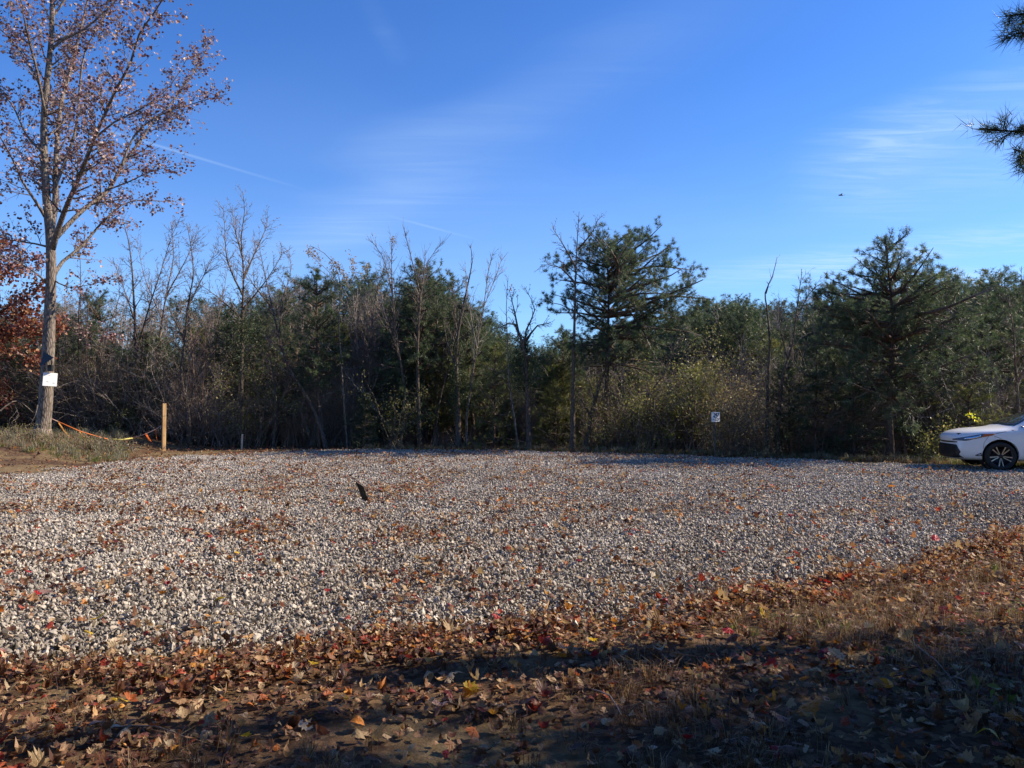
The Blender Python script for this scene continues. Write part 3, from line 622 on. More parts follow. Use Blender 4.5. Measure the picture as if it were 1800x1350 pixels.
def pxl(pts, D, seed=0, dev=0.5):
    """photo-plane outline -> points at their own depths: the limb wanders in depth as it climbs"""
    r_ = random.Random(seed); o = []; dd = 0; sl_ = r_.uniform(-dev, dev)
    for i, p in enumerate(pts):
        if i: dd += sl_ * (abs(p[0] - pts[i - 1][0]) + abs(p[1] - pts[i - 1][1])) / F * D * 0.6 + r_.gauss(0, .04)
        o.append(P(p[0], p[1], D + dd))
    return o
def foot(px, D, dz=-0.08):
    x = (px - CX) / F * D; return (x, D, gz1(x, D) + dz)

# 1 the big tree on the left
T = Tree(3); D = 22.0
b = foot(74, D); r_ = .30
T.limb([Vector(b), P(77, 740, D), P(81, 690, D), P(85, 610, D), P(88, 540, D), P(90, 470, D), P(88, 410, D), P(84, 370, D), P(80, 320, D), P(77, 250, D + .1), P(78, 195, D), P(85, 120, D), P(91, 60, D), P(92, 0, D), P(96, -80, D), P(100, -190, D)], .235, .04, Q_HERO, every=.4, L=1.2, start=.42, main=True)
# flared root collar
T.chains.append(([Vector(b) - Vector((0, 0, .1)), Vector(b) + Vector((0.0, 0, .15)), P(76, 752, D)], [.36, .29, .228]))
HL = [([(88, 412), (97, 360), (98, 300), (101, 240), (108, 180), (122, 130), (140, 60), (158, -20), (170, -110)], .13, .02, 1.3),
      ([(91, 440), (105, 395), (118, 360), (140, 310), (165, 245), (185, 200), (205, 155), (230, 110), (245, 60), (285, 0), (300, -60)], .11, .015, 1.4),
      ([(92, 425), (115, 400), (150, 365), (190, 335), (215, 290), (245, 250), (270, 215), (310, 170), (345, 120), (372, 70)], .10, .012, 1.2),
      ([(92, 490), (110, 460), (145, 432), (175, 396), (215, 360), (250, 352), (300, 355)], .08, .012, 1.1),
      ([(215, 290), (235, 240), (275, 205), (330, 185), (400, 165)], .05, .01, 1.0),
      ([(165, 245), (200, 215), (250, 190), (300, 150), (330, 100)], .05, .01, 1.0),
      ([(185, 335), (225, 320), (270, 300), (320, 290)], .04, .01, .9),
      ([(92, 340), (130, 240), (138, 180), (150, 90), (195, 10), (215, -60)], .07, .012, 1.1),
      ([(82, 385), (60, 350), (40, 320), (22, 280), (0, 240), (-30, 190)], .07, .012, 1.1),
      ([(78, 268), (62, 255), (45, 235), (25, 190), (5, 165), (-30, 120)], .07, .012, 1.1),
      ([(88, 435), (60, 428), (20, 422), (-40, 405)], .05, .012, 1.1),
      ([(86, 500), (60, 478), (20, 455), (-30, 440)], .05, .012, 1.1),
      ([(80, 205), (66, 130), (48, 60), (35, -10), (20, -90)], .06, .012, 1.2),
      ([(88, 90), (110, 70), (150, 50), (205, 0), (240, -50)], .06, .012, 1.1),
      ([(92, 490), (120, 505), (160, 500), (205, 490)], .035, .008, .8),
      ([(90, 545), (120, 560), (160, 585), (212, 606)], .03, .006, .6),
      ([(78, 170), (50, 110), (10, 60), (-40, 20)], .05, .012, 1.1),
      ([(92, 30), (130, -20), (180, -80)], .05, .012, 1.2)]
for i, (pp, r0, r1, L) in enumerate(HL):
    T.limb(pxl(pp, D + (1.2 if pp[-1] == (212, 606) else 0), i + 20, .9), r0 * .85, r1 * .8, Q_HERO, every=.15, L=L, start=.12, k=1)
m_hero_trunk = m_bark
T.finish('broadleaf_tree', 'tall tree with sparse dull red leaves and a white notice on its trunk', 'tree', b, (m_bark, m_twig_d, m_hero), .105)

# 2 russet tree at the left edge, behind the big one
T = Tree(8); D = 24.5; b = foot(-75, D)
T.limb([Vector(b), P(-72, 640, D), P(-60, 520, D), P(-50, 430, D), P(-45, 350, D)], .16, .03, Q_RUSSET, every=.35, L=1.7, start=.2, main=True)
for i, pp in enumerate([[(-70, 660), (-30, 640), (20, 620), (66, 635)], [(-66, 600), (-20, 560), (30, 530), (70, 500)], [(-62, 540), (-20, 500), (20, 465), (60, 450)], [(-55, 470), (-20, 440), (10, 420)], [(-70, 640), (-20, 680), (30, 712), (55, 745)], [(-66, 580), (-10, 590), (50, 575), (110, 560)], [(-70, 690), (-30, 690), (0, 700)]]):
    T.limb(pxl(pp, D, i + 50, .9), .045, .01, Q_RUSSET, every=.22, L=.9, start=.05, k=1)
T.finish('broadleaf_tree', 'dense russet-leaved tree cut off by the left edge of the picture', 'tree', b, (m_bark_d, m_twig_d, m_russet), .13)

# bare and half-bare trees of the front row: (pixel polylines, first one is the trunk)
def bare(seed, D, lines, r0, label, Q=Q_BARE, every=.3, L=.9, bt=m_bark_d, bw=m_twig_d, extra=None, name='bare_tree', leaf=None, lsize=.1, start=.35, dev=.5, cat='tree', star=True, k=2):
    D = D + .8 if 25 <= D < 26 else D
    T = Tree(seed); b = foot(lines[0][0][0], D)
    tr = pxl(lines[0], D, seed, .15); tr[0] = Vector(b)
    T.limb(tr, r0, .007, Q, every=every * .85, L=L, start=start, main=True, k=k)
    for i, pp in enumerate(lines[1:]):
        T.limb(pxl(pp, D, seed * 7 + i, dev), r0 * .4, .006, Q, every=every * .85, L=L, start=.1, k=k)
    return T.finish(name, label, cat, b, (bt, bw, leaf), lsize, extra=extra, star=star)
E = lambda px: 1965 / (np.interp(px, [p[0] for p in far_e][::-1], [p[1] for p in far_e][::-1]) - 712)
bare(31, 27.5, [[(137, 790), (136, 720), (139, 650), (138, 560), (142, 500), (140, 440)]], .07, 'slim dark bare tree just right of the big red-leaved tree', every=.4)
bare(32, 27.0, [[(243, 790), (242, 700), (240, 620), (236, 540), (232, 470), (225, 420), (215, 385)], [(240, 620), (262, 540), (285, 470), (300, 420), (318, 380)], [(236, 560), (215, 500), (200, 460)]], .12, 'bare twin-stemmed tree behind the wooden post', every=.24,
     extra=[('ivy', cloud_pts(P(243, 690, 27), (.22, .22, 1.3), 700), .06, m_ivy, False)])
bare(33, 28.0, [[(262, 795), (268, 700), (280, 600), (292, 520), (305, 450), (300, 390)], [(285, 560), (255, 490), (240, 420)], [(292, 520), (330, 450), (350, 400)]], .09, 'grey bare tree with a wide thin crown right of the wooden post', Q=Q_BARE, every=.24, bt=m_bark)
bare(34, 26.5, [[(334, 790), (330, 720), (318, 660), (325, 600), (330, 540), (340, 480), (335, 430), (328, 392)], [(330, 715), (352, 650), (375, 590), (392, 520), (400, 470)], [(325, 600), (300, 545), (285, 500)], [(330, 540), (360, 480), (385, 430)]], .10, 'many-forked bare tree between the wooden post and the short stake', every=.24)
bare(35, 27.0, [[(425, 790), (424, 700), (425, 620), (426, 550), (428, 480), (424, 420), (430, 370), (426, 336)], [(427, 520), (400, 460), (395, 400), (392, 360)], [(428, 490), (450, 440), (468, 400), (470, 380)], [(426, 560), (380, 520), (350, 500)], [(426, 450), (412, 400), (408, 360)], [(426, 545), (470, 490), (500, 440)]], .12,
     'tallest bare tree of the left woods, dark evergreen vine round its middle', every=.22, L=.85, extra=[('ivy', cloud_pts(P(420, 600, 27), (.9, .7, 1.1), 3800), .07, m_ivy, False)])
bare(36, 26.0, [[(575, 790), (560, 740), (535, 690), (505, 640), (490, 590), (478, 540), (465, 480), (455, 430)], [(490, 590), (500, 520), (512, 470), (505, 440)], [(478, 540), (445, 500), (430, 470)]], .10, 'leaning bare tree with its bent dark stem tipping left', every=.24)
bare(37, 25.3, [[(712, 790), (680, 745), (645, 700), (610, 660), (585, 620), (560, 600), (520, 590), (480, 585)]], .05, 'thin grey sapling leaning far left across the woods', Q=Q_SPARSE, every=.3, bt=m_bark, bw=m_twig)
# sapling that kept its tan leaves
T = Tree(38); D = 26.0; b = foot(612, D)
tr = pxl([(612, 790), (606, 720), (600, 640), (596, 560), (598, 500), (590, 470), (570, 445), (545, 432)], D, 3, .1); tr[0] = Vector(b)
T.limb(tr, .045, .008, Q_SPARSE, every=.6, L=.5, start=.5, main=True)
for i, pp in enumerate([[(596, 520), (604, 480), (600, 462)], [(596, 530), (615, 500), (622, 468), (618, 458)], [(598, 520), (580, 480), (556, 458), (540, 438)], [(600, 540), (630, 510), (645, 480), (648, 462)], [(596, 500), (570, 480), (556, 470)]]):
    T.limb(pxl(pp, D, i + 5, .3), .015, .005, Q_SPARSE, every=.9, L=.3, start=.1)
lf = []
for (a, c, nn) in [((540, 432), (562, 450), 70), ((536, 440), (565, 460), 80), ((552, 462), (565, 468), 22), ((585, 455), (610, 490), 170), ((618, 452), (622, 485), 120), ((600, 480), (615, 505), 60), ((578, 460), (590, 480), 60), ((646, 462), (640, 480), 40), ((610, 440), (640, 500), 25)]:
    for i in range(nn):
        t = random.random(); p = P(a[0] + (c[0] - a[0]) * t + random.gauss(0, 2.6), a[1] + (c[1] - a[1]) * t + random.gauss(0, 2.6), D + random.gauss(0, .12)); lf.append(tuple(p))
T.lf = lf
T.finish('sapling', 'slender sapling with clusters of dry tan leaves at its tip', 'tree', b, (m_bark, m_twig, m_tanleaf), .085, star=False)
bare(39, 25.6, [[(738, 790), (736, 720), (734, 650), (735, 580), (738, 520), (722, 450), (708, 395)], [(736, 600), (740, 520), (752, 460), (780, 425)], [(738, 540), (745, 480), (748, 440)]], .10, 'straight dark bare tree with upright twigs left of the ivy-clad snag', Q=Q_SPARSE, every=.18, L=.75, dev=.3, start=.45)
bare(40, 25.4, [[(702, 790), (712, 720), (708, 660), (695, 590), (690, 520), (672, 450), (648, 420)], [(690, 530), (688, 460), (690, 415)], [(705, 640), (680, 560), (660, 500)]], .09, 'bare tree with a slightly kinked stem and a few dry leaves high up', Q=Q_SPARSE, every=.18, L=.8, leaf=m_tanleaf, start=.4, dev=.3,
     extra=[('dry_leaves', np.array([tuple(P(692 + random.gauss(0, 3.5), 424 + random.gauss(0, 7), 26.2 + random.gauss(0, .1))) for i in range(50)] + [tuple(P(660, 410, 26.2)), tuple(P(655, 412, 26.2))]), .085, m_tanleaf, False)])
bare(41, 25.2, [[(806, 792), (805, 720), (802, 640), (806, 580), (818, 520), (830, 460), (826, 430)], [(804, 650), (785, 600), (780, 560)]], .14, 'thick dark snag wrapped in ivy up to its broken top', Q=Q_SPARSE, every=.4, L=.6,
     extra=[('ivy', np.concatenate([cloud_pts(P(806, 690, 26.0), (.36, .36, 1.1), 2600), cloud_pts(P(803, 610, 26.0), (.3, .3, .5), 700)]), .06, m_ivy, False)])
bare(42, 25.0, [[(822, 792), (820, 740), (828, 680), (838, 610), (850, 540), (858, 480), (866, 445)], [(838, 610), (825, 540), (818, 470)], [(850, 540), (870, 490), (882, 455)]], .05, 'pale whippy sapling beside the ivy-clad snag', Q=Q_SPARSE, every=.17, L=.8, bt=m_bark, bw=m_twig, dev=.3)
bare(43, 24.8, [[(930, 792), (928, 730), (926, 660), (922, 620), (905, 570), (880, 575), (862, 580)], [(922, 620), (925, 580), (940, 545), (925, 510)], [(924, 600), (945, 572), (970, 570)], [(912, 590), (905, 550), (895, 510)]], .13, 'crooked-topped tree in the sky gap, its middle clad in dark evergreen leaves', Q=dict(Q_BARE, wig=.22), every=.24, L=.55,
     extra=[('ivy', np.concatenate([cloud_pts(P(924, 650, 24.8), (.55, .5, .85), 4200), cloud_pts(P(918, 600, 24.8), (.35, .3, .3), 600)]), .065, m_ivy, False), ('dry_leaves', cloud_pts(P(902, 512, 24.8), (.25, .15, .2), 26), .09, m_tanleaf, False)])
bare(44, 24.6, [[(912, 792), (905, 740), (895, 670), (892, 600), (890, 540), (893, 490)]], .045, 'thin bare sapling just left of the crooked-topped tree', Q=Q_SPARSE, every=.3, L=.6, bt=m_bark)
bare(45, 24.2, [[(1006, 795), (1007, 720), (1008, 640), (1010, 560), (1012, 480), (1015, 420), (1018, 372)], [(1012, 470), (990, 430), (972, 402)], [(1014, 440), (1040, 410), (1052, 385)], [(1012, 500), (985, 470), (950, 465)]], .11, 'straight dark tree with a fine bare top rising beside the tall pine', every=.2, L=.6, start=.5, dev=.4)
bare(46, 24.8, [[(1030, 796), (1040, 730), (1056, 670), (1080, 620), (1110, 580)], [(1040, 735), (1015, 690)]], .13, 'dark trunk leaning right under the tall pine', every=.4, L=.8)
bare(47, 24.2, [[(1100, 798), (1112, 740), (1135, 700), (1165, 660), (1190, 600)], [(1112, 740), (1150, 725), (1200, 700)]], .08, 'bent dark tree leaning right toward the white notice', every=.26, L=1.0)
bare(48, 22.2, [[(1347, 806), (1348, 740), (1350, 670), (1353, 600), (1348, 540), (1345, 515), (1358, 485), (1366, 452)], [(1346, 516), (1351, 500), (1347, 495)]], .085, 'crooked bare dead tree poking above the woods right of the notice', Q=Q_SPARSE, every=.6, L=.5, start=.5)
bare(49, 22.5, [[(1366, 806), (1368, 740), (1375, 670), (1382, 640), (1394, 600), (1400, 550), (1405, 510), (1410, 478)], [(1385, 630), (1372, 580), (1370, 530)], [(1398, 565), (1420, 520), (1440, 500)]], .085, 'forked bare tree with a hazy twig crown left of the large pine', every=.2, L=.7, start=.4, bw=m_twig)
bare(50, 20.5, [[(1795, 800), (1790, 720), (1785, 640), (1780, 570), (1770, 520)], [(1788, 680), (1820, 600), (1840, 540)]], .09, 'reddish twiggy bare tree above the car at the right edge', every=.22, L=.9, bw=m_twig_b)
bare(51, 27.5, [[(180, 790), (184, 720), (176, 650), (190, 580), (210, 520), (205, 470)], [(184, 700), (215, 640), (240, 590)]], .05, 'thin arching bare tree between the big tree and the wooden post', every=.26, L=1.0, bw=m_twig, bt=m_bark)
bare(52, 26.6, [[(350, 792), (352, 740), (372, 690), (390, 640), (410, 600)], [(352, 740), (340, 690), (350, 650)]], .06, 'low forked bare tree left of the short stake', every=.26, L=.9, bw=m_twig)
bare(53, 25.8, [[(770, 790), (768, 740), (776, 690), (790, 640), (800, 560), (795, 500)]], .05, 'dark bare tree between two taller stems left of the snag', every=.26, L=.8)
bare(54, 26.8, [[(640, 792), (648, 720), (650, 640), (655, 560), (665, 500), (680, 460)], [(650, 620), (630, 560), (640, 520)]], .07, 'bare tree with a twiggy rounded crown behind the tan-leaved sapling', every=.24, L=.9)
bare(55, 26.4, [[(480, 792), (486, 720), (480, 660), (470, 600), (466, 550)], [(486, 720), (515, 660), (525, 610)]], .07, 'dark bare tree right of the short stake, half hidden by brush', every=.26, L=.9, bw=m_twig_b)

# ------------------------------------------------------------------ pines
Q_PINE = dict(step=[.4, .17, .13, .12], kids=[1, 2, 1, 0], max=2, wig=.10, up=[0, .25, .35, .3], ang=R(48), ratio=.42, minr=.006, start=.22, prob=.85, tuftlvl=1, tuftp=.95)
def pine(seed, base, trunk, r0, H0, rad, label, nb=70, Q=Q_PINE, group=None, mat=m_needle, nn=20, nlen=.14, nw=.005, name='pine_tree', up=.30, extra_limbs=(), lean=None, dead=6):
    """rad(t, az): branch reach at height share t and azimuth"""
    T = Tree(seed); S_ = T.limb(trunk, r0, .018, dict(Q, ang=1), every=99, main=True)
    z0 = S_[0].z; z1 = S_[-1].z; az = T.r.uniform(0, 6.28)
    for i in range(nb):
        t = H0 + (1 - H0) * ((i + T.r.random()) / nb) ** 0.9; az += 2.4 + T.r.gauss(0, .35)
        zt = z0 + (z1 - z0) * t; j = min(range(len(S_)), key=lambda a: abs(S_[a].z - zt))
        L = rad((t - H0) / (1 - H0), az) * T.r.uniform(.65, 1.12)
        if L < .12: continue
        tt = (t - H0) / (1 - H0); el = -.12 + up * .6 + tt * tt * .55 + T.r.gauss(0, .12)
        d = Vector((math.cos(az) * math.cos(el), math.sin(az) * math.cos(el), math.sin(el)))
        T.br(S_[j] + Vector((0, 0, T.r.uniform(-.1, .1))), d, L, .012 + .018 * L, 0 if L > 1.2 else 1, dict(Q, kids=[2, 2, 1, 0]))
    for i in range(dead):       # dead lower snags
        t = H0 * T.r.uniform(.3, 1); zt = z0 + (z1 - z0) * t; j = min(range(len(S_)), key=lambda a: abs(S_[a].z - zt)); a = T.r.uniform(0, 6.28)
        T.br(S_[j], Vector((math.cos(a), math.sin(a), .05)).normalized(), T.r.uniform(.4, 1.2), .014, 1, dict(Q, tuftp=0, kids=[0, 1, 0, 0]))
    for L_ in extra_limbs:
        T.limb(L_[0], L_[1], .01, Q, every=.16, L=L_[2], start=.25, k=1)
    T.tuft.append((*S_[-1], 0, 0, 1))
    return T.finish(name, label, 'tree', base, (m_bark_p, m_twig_d, mat), nneedle=nn, nlen=nlen, nw=nw, group=group)
def pxpine(seed, px, D, topy, topx, r0, H0, rad, label, **kw):
    b = foot(px, D); top = P(topx, topy, D); B = Vector(b)
    mid = B.lerp(top, .5) + Vector((kw.pop('bow', 0), 0, 0))
    return pine(seed, b, [B, B.lerp(mid, .5), mid, mid.lerp(top, .5), top], r0, H0, rad, label, **kw)
def crown(L, lo=.6, peak=.3, sx=0.0, blunt=.55):
    """reach profile: widest at share 'peak', skewed to +x by sx, rounded at the top"""
    def f(t, az):
        s_ = (lo + (1 - lo) * min(1, t / max(peak, .01))) if t < peak else max(0, 1 - ((t - peak) / (1 - peak)) ** 1.5) ** blunt
        return L * (s_ * .93 + .07) * (1 + sx * math.cos(az)) * (1 + .30 * math.sin(az * 3 + t * 9))
    return f
# the tall pine in the middle, crown swept right
D = 25.0; b = foot(1062, D); B = Vector(b)
ex = [([P(1070, 520, D), P(1100, 470, D - .2), P(1128, 440, D - .3), P(1150, 415, D - .3)], .04, .45), ([P(1068, 560, D), P(1110, 520, D + .2), P(1160, 480, D + .3), P(1195, 450, D + .3)], .04, .5),
      ([P(1068, 600, D), P(1120, 560, D - .3), P(1180, 520, D - .5), P(1218, 498, D - .6)], .045, .5), ([P(1068, 590, D), P(1030, 560, D + .3), P(985, 535, D + .5), P(948, 530, D + .5)], .04, .45),
      ([P(1068, 540, D), P(1035, 500, D), P(1000, 470, D - .1), P(972, 450, D - .2)], .035, .45), ([P(1068, 640, D), P(1130, 600, D + .4), P(1200, 560, D + .6), P(1245, 530, D + .6)], .04, .45),
      ([P(1070, 480, D), P(1095, 440, D + .2), P(1112, 412, D + .2)], .03, .4)]
pine(61, b, [B, P(1066, 700, D), P(1068, 600, D), P(1070, 510, D), P(1064, 436, D)], .13, .40, crown(2.3, .8, .6, .3, .4), 'tallest pine in the middle of the woods, crown spreading to the right', nb=84, extra_limbs=ex)
# the large pine on the right
D = 20.8; b = foot(1565, D); B = Vector(b)
ex = [([P(1560, 600, D), P(1510, 570, D - .3), P(1460, 530, D - .5), P(1420, 508, D - .6)], .04, .45), ([P(1565, 610, D), P(1620, 560, D + .2), P(1660, 520, D + .3), P(1690, 495, D + .3)], .04, .45),
      ([P(1570, 660, D), P(1640, 600, D - .3), P(1710, 540, D - .4), P(1757, 488, D - .4)], .045, .4), ([P(1560, 520, D), P(1520, 490, D + .2), P(1490, 478, D + .2)], .03, .35),
      ([P(1565, 720, D), P(1640, 690, D - .4), P(1730, 610, D - .6)], .04, .5), ([P(1568, 500, D), P(1600, 480, D), P(1628, 482, D)], .025, .35)]
pine(62, b, [B, P(1563, 720, D), P(1568, 620, D), P(1566, 520, D), P(1556, 428, D)], .13, .26, crown(2.35, .9, .3, 0, .8), 'largest pine, dark and conical, left of the white car', nb=105, extra_limbs=ex, nn=14)
PN = [  # px, D, topy, topx, reach, label
    (563, 26.2, 482, 556, 1.25, 'dark pine with a flat vine-tangled top behind the tan-leaved sapling', .35),
    (742, 27.2, 466, 738, 1.6, 'broad pine behind the straight bare tree', .35),
    (835, 27.6, 530, 815, 1.3, 'lower pine at the left side of the sky gap', .25),
    (1655, 22.5, 500, 1665, 1.4, 'pine right behind the largest pine', .2),
    (1720, 23.2, 520, 1735, 1.4, 'pine above the bonnet of the white car', .2),
    (1470, 23.5, 510, 1462, 1.3, 'pine filling the gap left of the largest pine', .2),
    (985, 27.5, 590, 990, 1.2, 'low pine behind the foot of the bare-topped straight tree', .15),
    (405, 28.5, 545, 398, 1.3, 'dark pine left of the tallest bare tree of the left woods', .2),
    (180, 30, 525, 175, 1.7, 'pine behind the tip of the low red-leaved branch', .2)]
for i, (px, D, ty, tx, rr, lab, h0) in enumerate(PN):
    pxpine(70 + i, px, D, ty, tx, .09, h0, crown(rr, .85, .25), lab, nb=80)
# olive young pines and cedars low in the gaps
def lowpine(seed, px, D, ty, rr, lab, mat=m_needle_o): return pxpine(seed, px, D, ty, px + 3, .05, .06, crown(rr, 1, .1), lab, nb=48, mat=mat, nn=12, dead=0)
lowpine(90, 868, 25.6, 612, 1.0, 'yellow-green young pine left of the crooked-topped tree')
lowpine(91, 1215, 24, 655, 1.2, 'olive young pine left of the white notice')
lowpine(92, 975, 25.6, 680, .9, 'low olive pine between the crooked-topped tree and the tall pine')
lowpine(93, 1700, 20.4, 690, 1.1, 'olive young pine behind the nose of the white car')
lowpine(94, 1432, 21.6, 618, .95, 'very dark cedar standing between the forked bare tree and the largest pine', mat=m_ivy)
lowpine(95, 1500, 21.2, 660, 1.0, 'low dark cedar touching the left side of the largest pine', mat=m_ivy)
lowpine(96, 640, 25.6, 700, .6, 'low dark evergreen bush at the foot of the leaning sapling', mat=m_ivy)

# vine-smothered shrubs
def vine_heap(seed, px, D, topy, halfw, label, mat, n, size=.075, twig=m_twig_d):
    T = Tree(seed); b = foot(px, D); B = Vector(b); H = P(px, topy, D).z - B.z; pos = []
    Qv = dict(step=[.3, .25, .2], kids=[1, 1, 0], max=2, wig=.18, up=[-.05, -.5, -.8], ang=R(60), ratio=.5, minr=.004, start=.2, prob=.8)
    for i in range(12):
        a = T.r.uniform(0, 6.28); rr = halfw * T.r.uniform(0, .7)
        T.br(B + Vector((math.cos(a) * rr * .6, math.sin(a) * .4 * rr, 0)), Vector((math.cos(a) * .25, math.sin(a) * .25, 1)).normalized(), H * T.r.uniform(.6, 1.05), .02, 0, Qv)
    c = np.array([b[0], b[1], b[2]])
    tips = np.array([t[3:6] for t in T.tw]); cl = rng.integers(0, len(tips), 55); w_ = rng.integers(0, len(tips), n); nb_ = rng.uniform(size=(n, 1)) < .7; pos = np.where(nb_, tips[cl[rng.integers(0, 55, n)]] + rng.normal(0, .17, (n, 3)), tips[w_] + rng.normal(0, .08, (n, 3))); pos = pos[pos[:, 2] > c[2] + .05]
    return T.finish('vine_shrub', label, 'shrub', b, (m_bark_d, twig, mat), extra=[('leaves', pos, size, mat, False)], names=('stem', 'branches', 'leaves'))
vine_heap(101, 1283, 22.0, 650, .6, 'tan and green vine heap beside the white notice', m_tanv, 3600)
vine_heap(102, 1300, 22.9, 600, .7, 'tall tan vine tangle right behind the white notice', m_tanv, 3000)
vine_heap(103, 1130, 23.6, 610, 1.3, 'wide olive vine tangle under the tall pine', m_vine, 4200)
vine_heap(104, 1190, 23.8, 570, 1.2, 'grey-green vine tangle right of the tall pine', m_vine, 3000)
vine_heap(105, 450, 26.4, 600, 1.1, 'olive vine tangle right of the short stake', m_vine, 3200)
vine_heap(106, 690, 26.0, 640, .9, 'olive vine tangle between the leaning sapling and the bare trees', m_vine, 2600)
vine_heap(107, 215, 26.6, 690, .8, 'olive bush behind the sagging rope', m_vine, 1800)
vine_heap(108, 1235, 23.8, 560, 1.2, 'rounded grey-green shrub top left of the notice', m_vine, 2600)
vine_heap(109, 1640, 19.6, 745, .7, 'leafy shrub touching the nose of the white car', m_vine, 1500)
vine_heap(110, 1065, 24.8, 620, .9, 'leafy vines hanging round the foot of the tall pine', m_vine, 2400)

# the wood behind, read as one mass
def small_pine(seed, H, mat):
    T = Tree(seed); S_ = T.limb([Vector((0, 0, -.1)), Vector((.05, 0, H * .5)), Vector((0, .05, H))], .08, .015, Q_PINE, every=99, main=True); az = 0; f = crown(H * .29, .85, .45)
    for i in range(64):
        t = .12 + .88 * (i / 64); az += 2.4 + T.r.gauss(0, .3); el = .1 + t * t * .8
        T.br(Vector((0, 0, H * t)), Vector((math.cos(az) * math.cos(el), math.sin(az) * math.cos(el), math.sin(el))), f((t - .15) / .85, az) * T.r.uniform(.7, 1.15), .02, 1, dict(Q_PINE, kids=[2, 2, 1, 0]))
    T_ = np.array(T.tuft); lv, lt = needle_tufts(T_[:, :3], T_[:, 3:], 14, .16, .008)
    v, q = tubes(T.tw + T.big, 3); cv, cq = chain(*T.chains[0], 6)
    me = merge([(v, q), (cv, cq), (lv, lt)]); nq = len(q) + sum(len(c) for c in cq)
    o = mesh_np('w', me[0], me[1], m_bark_d, link=False, rnd=np.r_[np.zeros(nq), np.repeat(rng.uniform(size=len(T_)), 14)])
    o.data.materials.append(mat); mi = np.zeros(len(o.data.polygons), np.int32); mi[nq:] = 1; o.data.polygons.foreach_set('material_index', mi); return o
def small_bare(seed, H, twig):
    T = Tree(seed); T.limb([Vector((0, 0, -.1)), Vector((.15, 0, H * .5)), Vector((0, .1, H))], .07, .012, Q_BARE, every=.18, L=H * .24, start=.2)
    v, q = tubes(T.tw + T.big, 3)
    parts = [(v, q)] + [chain(a, r, 6) for a, r in T.chains]; me = merge(parts); return mesh_np('w', me[0], me[1], twig, link=False)
# undergrowth: arching brush in one tangled mass
def brush(seed, H, n, leaf, nl, lsize=.05, twig=m_twig, w=.9, nidx=3):
    T = Tree(seed); Qb = dict(step=[.32, .2, .16], kids=[1, 1, 0], max=2, wig=.17, up=[.0, .1, 0], ang=R(48), ratio=.5, minr=.0045, start=.2, prob=.75)
    for i in range(n):
        a = T.r.uniform(0, 6.28); rr = w * T.r.random()
        T.br(Vector((math.cos(a) * rr, math.sin(a) * rr, -.05)), Vector((T.r.gauss(0, .35), T.r.gauss(0, .35), 1)).normalized(), H * T.r.uniform(.45, 1.05), .014, 0, Qb)
    v, q = tubes(T.tw + T.big, 3); tips = np.array([t[3:6] for t in T.tw]); k = rng.integers(0, len(tips), nl)
    lv, lt, m = leaf_cards(tips[k] + rng.normal(0, .07, (nl, 3)), lsize, star=False)
    me = merge([(v, q), (lv, lt)]); nq = len(q)
    o = mesh_np('b', me[0], me[1], twig, link=False, rnd=np.r_[np.zeros(nq), np.tile(rng.uniform(size=nl), m)])
    o.data.materials.append(leaf); mi = np.zeros(len(o.data.polygons), np.int32); mi[nq:] = 1; o.data.polygons.foreach_set('material_index', mi); return o
temps = [brush(201, 3.0, 34, m_vine, 900, twig=m_twig_d), brush(202, 3.4, 36, m_ivy, 900, twig=m_twig_d), brush(203, 2.6, 40, m_tanleaf, 160, twig=m_twig_b), brush(204, 3.2, 34, m_vine, 700, twig=m_twig_d), brush(205, 1.1, 46, m_tanleaf, 200, .04, twig=m_twig_b, w=.7), brush(206, 3.6, 36, m_tanleaf, 60), brush(207, 2.4, 30, m_ivy, 1500, twig=m_twig_d), small_pine(311, 4.0, m_needle_o), small_pine(312, 4.4, m_needle), small_bare(313, 4.8, m_twig_d), small_bare(314, 5.2, m_twig), small_bare(315, 4.6, m_twig_b)]
n = 470; pxs = rng.uniform(-160, 1980, n); D = E(pxs) + 2.3 + rng.uniform(0, 8, n); D[pxs < 640] += 1.6 * (rng.uniform(size=(pxs < 640).sum()))
D = np.where((pxs < 640), np.maximum(D, 27.2), D)
idx = rng.choice(12, n, p=[.14, .08, .14, .10, .0, .13, .07, .06, .05, .08, .08, .07]); lowk = D < E(pxs) + 3.4; idx[lowk & (rng.uniform(size=n) < .6)] = 4
lk = (pxs < 700) & (rng.uniform(size=n) < .5); idx[lk] = rng.choice([2, 5, 0, 3, 11], lk.sum(), p=[.25, .15, .25, .25, .10])
sc_ = rng.uniform(.7, 1.25, n); x = (pxs - CX) / F * D
tallk = idx >= 7; sc_[tallk] *= np.where(pxs[tallk] > 840, .62, .85); lowgap = (pxs > 850) & (pxs < 975); sc_[lowgap] *= .72
scatter('undergrowth', np.stack([x, D, gz(x, D)], -1), np.c_[np.zeros((n, 2)), rng.uniform(0, 6.28, n)], np.stack([sc_, sc_, sc_ * rng.uniform(.8, 1.15, n)], -1), idx, temps,
        'tangled brown brush and dark leaves filling the woods between the trunks', 'undergrowth')

